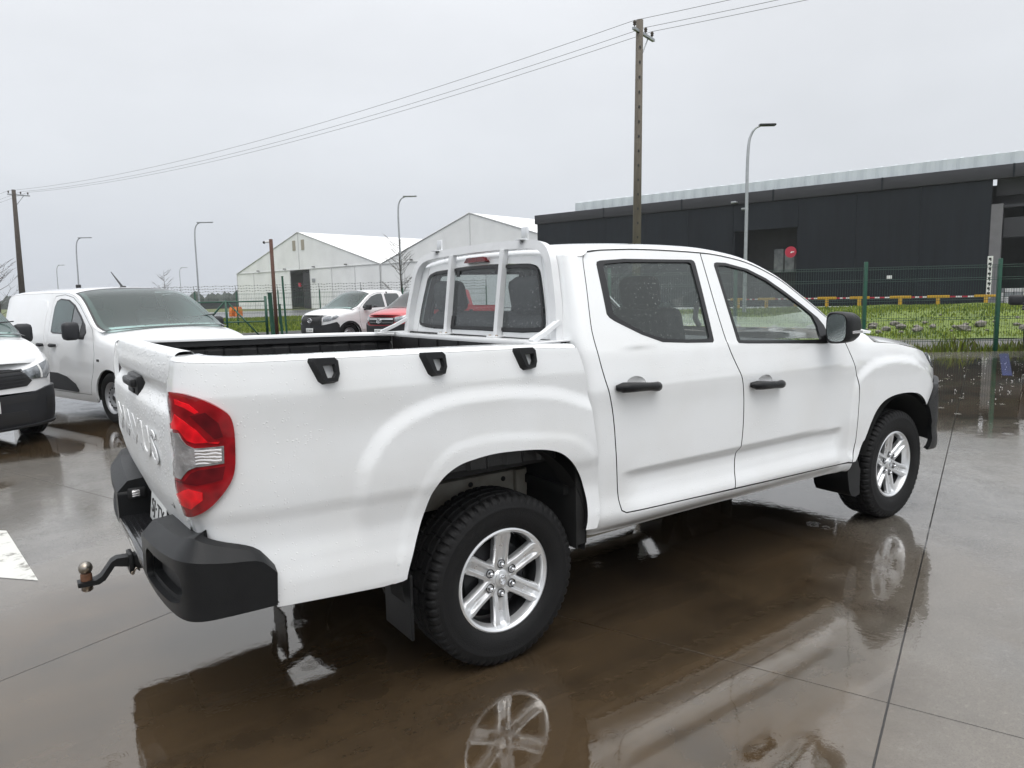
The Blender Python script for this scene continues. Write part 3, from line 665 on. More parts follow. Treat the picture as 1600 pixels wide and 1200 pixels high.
# rear bumper
BPLAN = [(-1.268, -.36), (-1.267, -.50), (-1.261, -.65), (-1.247, -.79), (-1.232, -.865), (-1.212, -.908), (-1.178, -.933), (-1.10, -.944), (-1.02, -.947), (-.93, -.948)]
BUMP = Ring(BPLAN, lambda s, x, z: 0*s, (-1.02, -.947))
sB = lambda y: float(np.interp(-y, -BUMP.c[:640, 1], BUMP.s[:640]))
_cz = pchip([sB(-.36), sB(-.5), sB(-.79), sB(-.90), -1.10, -1.0, -.94], [.700, .715, .736, .742, .724, .708, .650])
_tz = pchip([sB(-.36), sB(-.5), sB(-.79), sB(-.90), -1.10, -1.0, -.94], [.748, .762, .786, .805, .768, .730, .656])
bump = empty('rear_bumper', pk)
for s_ in (-1, 1):
    si_, se = BUMP.s[0]+.002, -.945
    ss = np.linspace(si_, se, 40)
    crease = [(float(s), float(_cz(s))) for s in ss]
    ol = [(si_, .552), (se-.006, .545)] + crease[::-1]
    pk_ = [(sB(-.425), .572), (sB(-.45), .662), (sB(-.49), .684), (sB(-.70), .696), (sB(-.84), .702), (sB(-.875), .682), (sB(-.88), .630), (sB(-.855), .596), (sB(-.78), .578), (sB(-.45), .562)]
    body = link('bumper_corner', panel_mesh('bumper_corner', BUMP, ol, h=.03, holes=[pk_], depth=.05, xf=T, side=s_), bump, M['plastic'])
    inn = shrink(pk_, .018); link('pocket_frame', panel_mesh('pocket_frame', off(BUMP, -.022), shrink(pk_, -.003), h=.04, holes=[inn], depth=.03, xf=T, side=s_), bump, M['plastic'])
    link('pocket', panel_mesh('pocket', off(BUMP, -.05), shrink(pk_, -.02), h=.06, depth=0, xf=T, side=s_), bump, M['ink'])
    base = BUMP(ss, _cz(ss)); n0 = pnormal(BUMP, ss, _cz(ss)); rows = [base]
    k1 = np.interp(ss, [si_, sB(-.5), sB(-.8), -1.1, se], [.045, .05, .05, .030, .012]); k2 = np.interp(ss, [si_, sB(-.79), sB(-.9), -1.1, se], [.16, .16, .10, .05, .03])
    q = base-n0*k1[:, None]; q[:, 2] = _tz(ss); rows.append(q); q = base-n0*k2[:, None]; q[:, 2] = _tz(ss)+.012; rows.append(q); q = base-n0*(k2+.01)[:, None]; q[:, 2] = .60; rows.append(q)
    V = np.array(rows); V = V if s_ < 0 else V*[1, -1, 1]
    me = grid_mesh('bumper_top', T(V), flip=(s_ < 0)); bm = bmesh.new(); bm.from_mesh(me); bmesh.ops.recalc_face_normals(bm, faces=bm.faces); bm.to_mesh(me); bm.free()
    me.polygons.foreach_set('use_smooth', [True]*len(me.polygons)); me.set_sharp_from_angle(angle=R(22)); link('bumper_top', me, bump, M['plastic'])
    bot_ = [BUMP(ss, 0*ss+.552), BUMP(ss, 0*ss+.552)-n0*.15]; V = np.array(bot_); V = V if s_ < 0 else V*[1, -1, 1]; link('bumper_underside', grid_mesh('bumper_underside', T(V)), bump, M['plastic'])
    c = V = np.array([rows[0][0]-[0, 0, .148], rows[0][0], rows[1][0], rows[2][0], rows[2][0]-[-.05, 0, .20]]); c = T(c if s_ < 0 else c*[1, -1, 1]); MB().add([tuple(q) for q in c], [(0, 1, 2, 3, 4)]).build('bumper_cheek', M['plastic'], bump)
    # plate lamp in the inner cheek
    k = MB().box((-1.19, s_*.352, .690), (.075, .02, .05), bev=.008); k.v = [tuple(T(np.array(q))) for q in k.v]; k.build('lamp_recess', M['ink'], bump, 40)
    k = MB().box((-1.195, s_*.340, .690), (.034, .016, .034), bev=.004); k.v = [tuple(T(np.array(q))) for q in k.v]; k.build('number_plate_lamp', M['clearlens'], bump, 40)
k = MB().box((-1.185, 0, .570), (.17, .725, .045), bev=.014)
for j in range(7): k.box((-1.255+.022*j, 0, .5935), (.010, .60, .005), bev=.002)
k.v = [tuple(T(np.array(q))) for q in k.v]; k.build('step_pad', M['plastic_gloss'], bump, 40)
k = MB().box((-1.10, 0, .66), (.03, 1.5, .20)).box((-1.07, 0, .56), (.22, 1.56, .05)); k.build('bumper_back', M['under'], bump)
# number plate
pl = link('number_plate', MB().box((0, 0, 0), (.36, .13, .004), bev=.0015).mesh('number_plate', 40), pk, M['plate'])
tx = text_mesh('SJ·TY', .085, .001, 0, .29, 1.05); tx.transform(Matrix.Translation((0, 0, .0035))); link('plate_lettering', tx, pl, M['ink'])
pm_ = Matrix(((0, .12, -.993, -1.155), (-1, 0, 0, .0), (0, .993, .12, .675), (0, 0, 0, 1))); pl.matrix_local = pm_

# tow hitch
h_ = empty('tow_hitch', pk)
MB().box((-1.17, 0, .487), (.22, .062, .062), bev=.006).box((-1.275, 0, .487), (.02, .085, .085), bev=.006).build('receiver', M['plastic'], h_, 40)
MB().prism([(-1.27, .515), (-1.325, .518), (-1.345, .508), (-1.385, .456), (-1.405, .446), (-1.468, .446), (-1.468, .428), (-1.395, .426), (-1.372, .438), (-1.335, .487), (-1.27, .470)], -.027, .027).build('drawbar', M['plastic'], h_, 30)
MB().sphere((-1.436, 0, .497), .026, 24, 14).lathe([(.014, .475), (.011, .482), (.013, .490)], 20, c=(-1.436, 0, 0)).build('tow_ball', M['steel'], h_)
MB().lathe([(.0005, .478), (.018, .477), (.021, .470), (.021, .447)], 24, c=(-1.436, 0, 0)).build('ball_collar', M['rust'], h_)
MB().lathe([(.021, .428), (.021, .406), (.018, .402), (.0005, .402)], 6, c=(-1.436, 0, 0)).build('ball_nut', M['steel'], h_)
MB().tube([(-1.275, -.05, .45), (-1.275, .05, .45)], .007, 8).tube([(-1.275, -.05, .45), (-1.262, -.062, .475), (-1.25, -.055, .46)], .004, 6).build('hitch_pin', M['steel'], h_)

# cab body behind and below the doors
dr = [(.648, .541), (.621, .556), (.609, .607), (.592, .79), (.576, .997), (.556, 1.09), (.532, 1.173), (.508, 1.28), (.493, 1.38), (.500, 1.48), (.512, 1.57), (.522, 1.65), (.531, 1.700), (.545, 1.722), (.575, 1.736)]
dr = [(.648, .541)] + [tuple(p) for p in crom(dr[1:-1], n=3)] + [dr[-1]]
sp_ = [tuple(p) for p in crom([(1.382, 1.742), (1.378, 1.60), (1.377, 1.492), (1.382, 1.36), (1.394, 1.263), (1.434, 1.17), (1.473, 1.093), (1.490, 1.01), (1.492, .924), (1.484, .82), (1.467, .722), (1.446, .65), (1.432, .591), (1.417, .521)], n=3)]
zct = lambda a, b, n: [(x, float(_zc(x))) for x in np.linspace(a, b, n)]
cab = [(.18, .46), (.46, .452), (.538, .452), (1.24, .447), (2.417, .424), (2.53, .422), (2.53, .482), (2.40, .490), (1.41, .519), (1.03, .531), (.70, .540)] + dr + [(.56, 1.739), (.50, 1.715), (.40, 1.725), (.18, 1.728)]
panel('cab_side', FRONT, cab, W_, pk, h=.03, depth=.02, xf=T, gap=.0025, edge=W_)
# back wall with its window
rw = [tuple(p) for p in crom([(-.60, 1.372), (-.635, 1.385), (-.650, 1.42), (-.648, 1.60), (-.635, 1.665), (-.60, 1.688), (-.4, 1.702), (0, 1.712), (.4, 1.702), (.60, 1.688), (.635, 1.665), (.648, 1.60), (.650, 1.42), (.635, 1.385), (.60, 1.372), (0, 1.366)], closed=True, n=3)]
back = [(-.66, .80), (.66, .80), (.66, 1.728), (.3, 1.735), (-.3, 1.735), (-.66, 1.728)]
link('cab_back', panel_mesh('cab_back', CABBACK, back, h=.05, holes=[rw], depth=.02, xf=T), pk, W_)
rwf = link('rear_window', panel_mesh('rear_window', off(CABBACK, .004), shrink(rw, .004), h=.06, depth=.004, xf=T), pk, M['rearglass'])
band = shrink(rw, .055); band = np.array([(a, max(b, 1.425)) for a, b in band])
link('window_band', panel_mesh('window_band', off(CABBACK, .010), shrink(rw, .006), holes=[shrink(rw, .022)], h=.06, depth=0, xf=T), rwf, M['seal_gap_shade'])
for u in (-.225, .225):
    link('window_bar', panel_mesh('window_bar', off(CABBACK, .011), [(u-.018, 1.372), (u+.018, 1.372), (u+.018, 1.44), (u-.018, 1.44)], h=.05, depth=.004, xf=T), rwf, M['seal_gap_shade'])
    link('window_bar', panel_mesh('window_bar', off(CABBACK, .011), [(u-.018, 1.655), (u+.018, 1.655), (u+.018, 1.703), (u-.018, 1.703)], h=.05, depth=.004, xf=T), rwf, M['seal_gap_shade'])
bl = [(-.13, 1.722), (-.10, 1.748), (.10, 1.748), (.13, 1.722)]
link('high_brake_light', panel_mesh('high_brake_light', off(CABBACK, .03), bl, h=.03, depth=.04, xf=T), pk, M['reddark'])

# roof: from one door seam over to the other; the front of it is the windscreen
xs = np.concatenate([[.484, .492, .50, .51, .525, .54, .56, .58, .60], np.linspace(.64, 1.70, 23), np.linspace(1.74, 2.92, 30)])
Wd = np.interp(xs, [.484, .50, .52, .55, .60], [.690, .722, .738, .750, .757])
fr = FRONT(np.clip(xs, .6, 3), _zc(xs)); Wd = np.where(xs >= .6, -fr[:, 1], Wd)
ts = np.concatenate([[0, .02, .05, .09, .13, .18, .25], np.linspace(.35, 1, 8)])
cap = []
for x, w, zc_, zt_ in zip(xs, Wd, _zc(xs), _zr(xs)):
    zc_ = zc_+.004; k = min(1, max(0.02, (zt_-zc_)/.06)); row = []
    zt_ = max(zt_, zc_+.004)
    for t in ts:
        b0, b1, b2, b3 = (1-t)**3, 3*t*(1-t)**2, 3*t*t*(1-t), t**3
        y = b0*w + b1*(w-.024) + b2*w*.55; z = b0*zc_ + b1*(zc_+.047*k) + b2*zt_ + b3*zt_
        row.append((x, -y, z))
    cap.append(row + [(a, -b, c) for a, b, c in row[::-1][1:]])
cap = T(np.array(cap)); nx_, nt_ = cap.shape[:2]
ig = int(np.argmin(abs(xs-1.74))); jg = 4
me = grid_mesh('roof', cap)
bm = bmesh.new(); bm.from_mesh(me); bm.faces.ensure_lookup_table()
kill = [bm.faces[i*(nt_-1)+j] for i in range(ig, nx_-1) for j in range(jg, nt_-1-jg)]
bmesh.ops.delete(bm, geom=kill, context='FACES'); bmesh.ops.recalc_face_normals(bm, faces=bm.faces)
bmesh.ops.solidify(bm, geom=list(bm.faces), thickness=.018); bm.to_mesh(me); bm.free()
me.polygons.foreach_set('use_smooth', [True]*len(me.polygons)); me.set_sharp_from_angle(angle=R(45))
link('roof', me, pk, W_)
ws = cap[ig:, jg:nt_-jg].copy(); ws[..., 2] -= .004
link('windscreen', grid_mesh('windscreen', ws), pk, M['windscreen'])

# doors
rw_o = [tuple(p) for p in [(.612, 1.452), (.618, 1.56), (.626, 1.678), (.634, 1.691), (.66, 1.697), (.82, 1.7065), (1.295, 1.7065), (1.312, 1.700), (1.318, 1.688), (1.306, 1.50), (1.294, 1.297), (1.284, 1.288), (1.10, 1.296), (.93, 1.309), (.80, 1.352), (.65, 1.420), (.624, 1.436)]]
rw_g = [(.655, 1.450), (.662, 1.56), (.670, 1.668), (.682, 1.680), (.812, 1.690), (1.27, 1.692), (1.284, 1.684), (1.276, 1.50), (1.266, 1.318), (1.256, 1.306), (1.10, 1.312), (.94, 1.325), (.82, 1.362), (.69, 1.425)]
fw_o = [(1.462, 1.676), (1.470, 1.690), (1.494, 1.6945), (1.561, 1.692), (1.734, 1.660), (1.873, 1.608), (2.007, 1.535), (2.144, 1.452), (2.256, 1.378), (2.300, 1.330), (2.318, 1.27), (2.316, 1.232), (2.27, 1.226), (1.90, 1.248), (1.546, 1.268), (1.480, 1.274), (1.474, 1.287), (1.466, 1.45)]
fw_g = [(1.482, 1.668), (1.50, 1.677), (1.56, 1.676), (1.713, 1.649), (1.866, 1.592), (2.0, 1.517), (2.137, 1.435), (2.206, 1.388), (2.228, 1.33), (2.224, 1.252), (1.90, 1.265), (1.50, 1.287), (1.488, 1.40)]
rdo = dr + zct(.60, 1.378, 14) + sp_ + [(1.03, .531), (.70, .540)]
fd_front = [tuple(p) for p in crom([(2.395, 1.345), (2.44, 1.285), (2.483, 1.209), (2.545, 1.09), (2.578, .998), (2.586, .90), (2.580, .803), (2.573, .68), (2.568, .605), (2.545, .53), (2.525, .486)], n=3)]
fdo = sp_[::-1] + zct(1.40, 2.38, 22)[1:] + fd_front + [(2.40, .490)]
for s_ in (-1, 1):
    for nm, ol, wo_, wg, hx, hz in (('rear_door', rdo, rw_o, rw_g, .716, 1.118), ('front_door', fdo, fw_o, fw_g, 1.665, 1.046)):
        cup = [(hx+.062*math.cos(a), hz+.014+.036*math.sin(a)) for a in np.linspace(0, 2*math.pi, 24, endpoint=False)]
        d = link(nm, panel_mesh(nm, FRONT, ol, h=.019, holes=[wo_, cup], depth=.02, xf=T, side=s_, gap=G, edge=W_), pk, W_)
        link('window_seal', panel_mesh('window_seal', off(FRONT, .002), shrink(wo_, .001), h=.05, holes=[wg], depth=.014, xf=T, side=s_), d, M['seal_gap_shade'])
        link('window', panel_mesh('window', off(FRONT, -.006), shrink(wg, -.008), h=.06, depth=0, xf=T, side=s_), d, M['sideglass'])
        # handle: recess cup and grip
        CP = lambda u, v: FRONT(u, v) - pnormal(FRONT, np.asarray(u, float), np.asarray(v, float))*(.001+.026*np.clip(1-((np.asarray(u)-hx)/.062)**2-((np.asarray(v)-hz-.014)/.036)**2, 0, 1))[:, None]
        link('handle_cup', panel_mesh('handle_cup', CP, shrink(cup, -.001), h=.009, depth=0, xf=T, side=s_), d, M['white_far'])
        m = MB(); c0 = FRONT(np.linspace(hx-.128, hx+.128, 13), hz-.06*np.linspace(-.128, .128, 13)); n0 = pnormal(FRONT, np.linspace(hx-.128, hx+.128, 13), hz-.06*np.linspace(-.128, .128, 13))
        o0 = np.interp(np.linspace(-1, 1, 13), [-1, -.86, -.6, 0, .6, .86, 1], [.004, .024, .038, .040, .038, .026, .006])
        r0 = np.interp(np.linspace(-1, 1, 13), [-1, -.93, -.6, .4, .93, 1], [.012, .024, .0235, .019, .024, .013])
        b = len(m.v); m.tube([tuple(p) for p in c0+n0*o0[:, None]], list(r0), 12)
        q = T(np.array(m.v)) if s_ < 0 else T(np.array(m.v)*[1, -1, 1]); m.v = [tuple(p) for p in q]
        m.build('handle', M['plastic'], d, 60)
    # dark lining behind the gaps
    link('door_lining', panel_mesh('door_lining', off(FRONT, -.045), [(.50, .47), (2.56, .45), (2.56, 1.20), (2.30, 1.22), (.56, 1.27), (.50, 1.2)], h=.12, depth=0, xf=T, side=s_), pk, M['seat'])
    for x_, z0, z1 in ((.575, 1.20, 1.73), (1.395, 1.20, 1.735)):
        link('pillar_trim', panel_mesh('pillar_trim', off(FRONT, -.03), [(x_-.045, z0), (x_+.035, z0), (x_+.035, z1), (x_-.045, z1)], h=.1, depth=.03, xf=T, side=s_), pk, M['trim'])
    # front wing
    far_ = [(2.545, .482), (2.565, .484)] + [tuple(p) for p in crom([(2.565, .484), (2.600, .52), (2.658, .594), (2.762, .743), (2.82, .795), (2.892, .830), (3.009, .851), (3.12, .853), (3.217, .847), (3.31, .832), (3.375, .807), (3.43, .770), (3.46, .735)], n=3)][1:]
    fen = [(2.535, .484)] + far_[1:] + [(3.60, .862), (3.80, .90), (4.0, .912), (4.0, .95), (3.75, .953), (3.60, .992), (3.53, 1.052), (3.51, 1.10)] + [(3.433, 1.117), (3.30, 1.142), (3.082, 1.180), (2.90, 1.197), (2.815, 1.205), (2.795, 1.225), (2.778, 1.262), (2.60, 1.290), (2.46, 1.335), (2.405, 1.345)] + fd_front[1:]
    fen = fen[:-1] if fen[-1] == fen[0] else fen
    # fd_front runs downwards: reverse order so that the outline closes properly
    k_ = len(fd_front)-1
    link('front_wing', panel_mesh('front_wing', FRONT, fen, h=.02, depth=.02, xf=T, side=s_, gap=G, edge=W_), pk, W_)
    link('headlight', panel_mesh('headlight', off(FRONT, .004), [(3.525, 1.058), (3.60, .998), (3.75, .960), (4.0, .958), (4.05, 1.035), (3.75, 1.066), (3.56, 1.088)], h=.03, depth=.02, xf=T, side=s_), pk, M['headlamp'])
    FB = lambda u, v: off(FRONT, .012)(u, v) + pnormal(FRONT, np.asarray(u, float), np.asarray(v, float)+0*np.asarray(u))*(.022*sst((np.asarray(u)-3.42)/.22))[:, None]
    link('front_bumper', panel_mesh('front_bumper', FB, [(3.485, .432), (3.53, .50), (3.525, .60), (3.49, .69), (3.465, .735), (3.60, .860), (3.80, .898), (4.665, .905), (4.665, .43)], h=.04, depth=.03, xf=T, side=s_), pk, M['plastic'])
    link('bonnet_lip', panel_mesh('bonnet_lip', FRONT, [(4.03, 1.035), (4.03, .91), (4.12, .91), (4.16, 1.02), (4.665, 1.045), (4.665, 1.09), (4.05, 1.075)], h=.05, depth=.02, xf=T, side=s_), pk, W_)
    link('grille', panel_mesh('grille', off(FRONT, -.015), [(4.12, .91), (4.665, .91), (4.665, 1.045), (4.16, 1.02)], h=.06, depth=0, xf=T, side=s_), pk, M['plastic'])
    # mirror
    sg = -s_
    mg = empty('wing_mirror', pk)
    V = []
    for x_, sy, sz in ((2.155, .90, .92), (2.165, .98, 1.0), (2.21, 1.0, 1.0), (2.26, .97, .96), (2.30, .85, .80), (2.318, .5, .5)):
        V.append([(x_, -1.042 + sy*.070*(abs(math.cos(a))**.55)*(1 if math.cos(a) > 0 else -1), 1.325 + sz*(.088+.010*math.cos(a))*(abs(math.sin(a))**.55)*(1 if math.sin(a) > 0 else -1)) for a in np.linspace(0, 2*math.pi, 28, endpoint=False)])
    V = np.array(V); V = V*[1, 1, 1] if s_ < 0 else V*[1, -1, 1]
    me = grid_mesh('mirror_housing', V, wrap=True, flip=(s_ < 0)); bm = bmesh.new(); bm.from_mesh(me)
    bmesh.ops.holes_fill(bm, edges=[e for e in bm.edges if e.is_boundary], sides=60); bmesh.ops.recalc_face_normals(bm, faces=bm.faces); bm.to_mesh(me); bm.free()
    me.polygons.foreach_set('use_smooth', [True]*len(me.polygons)); me.set_sharp_from_angle(angle=R(40)); link('mirror_housing', me, mg, M['plastic'])
    ring = [(2.152, sg*0-1.042 + .056*(abs(math.cos(a))**.6)*(1 if math.cos(a) > 0 else -1), 1.325 + .076*(abs(math.sin(a))**.6)*(1 if math.sin(a) > 0 else -1)) for a in np.linspace(0, 2*math.pi, 28, endpoint=False)]
    ring = [(a, b if s_ < 0 else -b, c) for a, b, c in ring]
    MB().add(ring, [tuple(range(28))]).build('mirror_glass', M['mirrorglass'], mg)
    MB().tube([(2.30, -.905*sg, 1.255), (2.26, -.97*sg, 1.258), (2.235, -1.0*sg, 1.262)], .026, 10).build('mirror_arm', M['plastic'], mg)
    MB().box((2.245, sg*-1.113, 1.30), (.10, .008, .016), bev=.003).build('indicator', M['clearlens'], mg, 40)
    # mud flaps
    MB().box((-.452, sg*-.815, .385), (.012, .23, .26), bev=.004).build('mud_flap', M['plastic'], pk)
    MB().prism([(2.665, .235), (2.625, .25), (2.60, .29), (2.575, .40), (2.60, .50), (2.66, .52), (2.72, .40), (2.72, .24)], sg*-.90, sg*-.66).build('mud_flap', M['plastic'], pk, 40)
    # wheel housings
    A = np.linspace(R(10), R(170), 26)
    hs = np.array([[(3.155+.43*math.cos(a), y_, .42+.42*math.sin(a)) for a in A] for y_ in (sg*-.925, sg*-.55)]); link('wheel_housing', grid_mesh('wheel_housing', hs), pk, M['under'])
    MB().box((3.155, sg*-.54, .66), (.80, .02, .42)).build('wheel_housing', M['under'], pk)
    A = np.linspace(R(-12), R(192), 26)
    hs = np.array([[(-.03+.455*math.cos(a), y_, .50+.445*math.sin(a)) for a in A] for y_ in (sg*-.915, sg*-.80)]); link('wheel_arch_lip', grid_mesh('wheel_arch_lip', hs), pk, M['under'])
    # frame rail with its holes
    fr_ = MB().box((1.1, sg*-.50, .665), (4.6, .07, .115), bev=.006)
    fr_.box((.33, sg*-.545, .66), (.06, .03, .13), bev=.004).box((.50, sg*-.55, .60), (.09, .05, .10), bev=.006)
    f0 = fr_.build('frame_rail', M['rail'], pk, 30)
    for x_, z_ in ((-.30, .675), (-.17, .680), (.06, .692), (.24, .690), (.44, .67)):
        MB().lathe([(.012, 0), (.012, -.004), (.0005, -.004)], 14, 'Y', c=(x_, sg*-.5345, z_)).build('rail_hole', M['ink'], f0)
    MB().tube([(.10, sg*-.58, .34), (-.02, sg*-.57, .30), (-.55, sg*-.54, .47)], .022, 6, rect=(.06, .03)).tube([(.10, sg*-.58, .34), (.65, sg*-.54, .47)], .022, 6, rect=(.06, .03)).build('leaf_spring', M['under'], pk)
    # sill beam
    MB().box((1.5, sg*-.80, .452), (2.05, .11, .045), bev=.01).build('sill_beam', M['rail'], pk, 40)

# bonnet
E_s = np.concatenate([[2.62, 2.70, 2.775, 2.785, 2.80, 2.84], np.linspace(2.90, 3.56, 12)])
E_z = np.interp(E_s, [2.62, 2.775, 2.80, 2.815, 2.90, 3.082, 3.30, 3.433, 3.51, 3.56], [1.288, 1.264, 1.222, 1.207, 1.199, 1.182, 1.144, 1.119, 1.102, 1.092])
rows = []
for s0, z0 in zip(E_s, E_z):
    e = FRONT(np.array([s0]), np.array([z0]))[0]; f = (s0-2.62)/.94; row = []
    xc = e[0] + .20*(1-f) + .36*sst(f); ztc = np.interp(f, [0, .3, .7, 1], [1.272, 1.262, 1.21, 1.13])
    for t in np.linspace(0, 1, 12):
        k = 1-(1-t)**2.6; kx = 1-(1-t)**2
        row.append((e[0]+(xc-e[0])*kx, e[1]*(1-t), e[2]+(ztc-e[2])*k + .012*math.sin(math.pi*min(1, t*4))*(t < .25)))
    rows.append(row + [(a, -b, c) for a, b, c in row[::-1][1:]])
me = grid_mesh('bonnet', T(np.array(rows))); link('bonnet', me, pk, W_)

# headboard rack
def rackpath(n=1):
    half = [(.418, -.735, 1.330), (.432, -.715, 1.48), (.446, -.680, 1.61), (.454, -.655, 1.688), (.462, -.622, 1.738), (.470, -.572, 1.768), (.478, -.50, 1.782), (.484, -.25, 1.792)]
    return half + [(.486, 0, 1.795)] + [(x, -y, z) for x, y, z in half[::-1]]
rk = empty('headboard_rack', pk)
rp = T(np.array(rackpath())); MB().tube([tuple(p) for p in crom(rp, n=4)], .026, rect=(.042, .040)).build('rack_hoop', M['rack'], rk, 30)
for y_ in (-.254, .254):
    a = T(np.array([(.415, y_, 1.335), (.470, y_, 1.772)])); MB().tube([tuple(p) for p in a], .02, rect=(.032, .032)).build('rack_post', M['rack'], rk)
    b = T(np.array((.412, y_, 1.343))); k = MB().box(b, (.07, .085, .008), bev=.002); k.build('post_foot', M['rack'], rk)
    for d_ in (-.03, .03): MB().lathe([(.0005, .010), (.007, .009), (.008, .003)], 8, c=(b[0]-.02, b[1]+d_, b[2])).build('bolt', M['steel'], rk)
for s_ in (-1, 1):
    a = T(np.array([(.425, s_*.738, 1.425), (.33, s_*.755, 1.378), (.25, s_*.765, 1.345)])); MB().tube([tuple(p) for p in a], .018, rect=(.030, .018)).build('rack_brace', M['rack'], rk)
    a = T(np.array((.33, s_*.775, 1.340))); MB().box(a, (.22, .06, .008), bev=.003).build('rack_foot', M['rack'], rk, 30)
    b = T(np.array((.482, s_*.42, 1.842)))
    k = MB().box((b[0], b[1], b[2]), (.012, .050, .062), bev=.003).box((b[0]-.02, b[1], b[2]-.030), (.05, .05, .006), bev=.002); k.build('roof_bracket', M['alloy'], rk, 40)
    MB().lathe([(.0005, .012), (.008, .010), (.009, 0)], 8, 'X', c=(b[0]-.022, b[1], b[2]-.045)).build('bolt', M['ink'], rk)

# cabin interior
def seat(x, y, w, front=True):
    s = empty('seat' if front else 'rear_bench', pk)
    MB().box((x+.05, y, .84), (.52, w, .16), bev=.06).build('seat_cushion', M['seat'], s, 50)
    MB().box((x-.22, y, 1.17), (.13, w*.96, .60), bev=.055, ry=R(-14)).build('seat_back', M['seat'], s, 50)
    for dy in ([0] if front else [-w*.3, w*.3]):
        MB().box((x-.315, y+dy, 1.545), (.10, .27, .185), bev=.045, ry=R(-10)).build('headrest', M['seat'], s, 50)
        MB().tube([(x-.30, y+dy-.06, 1.40), (x-.31, y+dy-.06, 1.50)], .007, 6).tube([(x-.30, y+dy+.06, 1.40), (x-.31, y+dy+.06, 1.50)], .007, 6).build('headrest_post', M['chrome'], s)
seat(1.62, -.37, .52); seat(1.62, .37, .52); seat(.84, 0, 1.30, False)
MB().box((2.40, 0, 1.08), (.40, 1.5, .28), bev=.08).box((2.18, .37, 1.15), (.14, .40, .12), bev=.04).build('dashboard', M['dash'], pk, 50)
st = MB(); st.lathe([(.175, -.012), (.187, 0), (.175, .012), (.163, 0)], 36, 'X', closed=True).box((0, 0, 0), (.03, .33, .03), bev=.008).box((0, 0, -.06), (.02, .03, .12)); so = st.build('steering_wheel', M['dash'], pk, 50); so.location = (2.03, .37, 1.17); so.rotation_euler = (0, R(22), 0)
MB().tube([(2.1, .37, 1.14), (2.3, .37, 1.06)], .03, 10).build('steering_column', M['dash'], pk)
hl = cap[8:ig+1, 2:nt_-2].copy(); hl[..., 2] -= .035
link('headliner', grid_mesh('headliner', hl, flip=True), pk, M['headliner'])
MB().box((1.5, 0, .68), (2.3, 1.7, .04)).build('cab_floor', M['under'], pk)
# grab handles
for s_ in (-1, 1):
    MB().tube([(1.44, s_*.70, 1.50), (1.425, s_*.675, 1.47), (1.415, s_*.675, 1.40), (1.42, s_*.70, 1.36)], .014, 8).build('grab_handle', M['headliner'], pk)
# underneath
u = MB().box((1.3, 0, .60), (4.7, .92, .10)).box((2.9, 0, .48), (1.2, .7, .26), bev=.05).box((1.5, .1, .47), (1.9, .5, .16), bev=.04)
u.build('underbody', M['under'], pk)
MB().box((-.36, 0, .835), (1.5, 1.60, .04)).build('bed_underside', M['under'], pk)
MB().tube([(0, -.70, .365), (0, .70, .365)], .045, 12).sphere((0, 0, .36), .15, 16, 10).build('rear_axle', M['under'], pk)
MB().tube([(3.155, -.70, .365), (3.155, .70, .365)], .035, 12).build('front_axle', M['under'], pk)
MB().box((.425, 0, .98), (.02, 1.56, .72)).build('cab_rear_lining', M['under'], pk)
for s_ in (-1, 1): MB().box((.384, s_*.62, .70), (.012, .56, .56)).box((.40, s_*.905, .70), (.06, .012, .52)).build('wheel_housing', M['under'], pk)
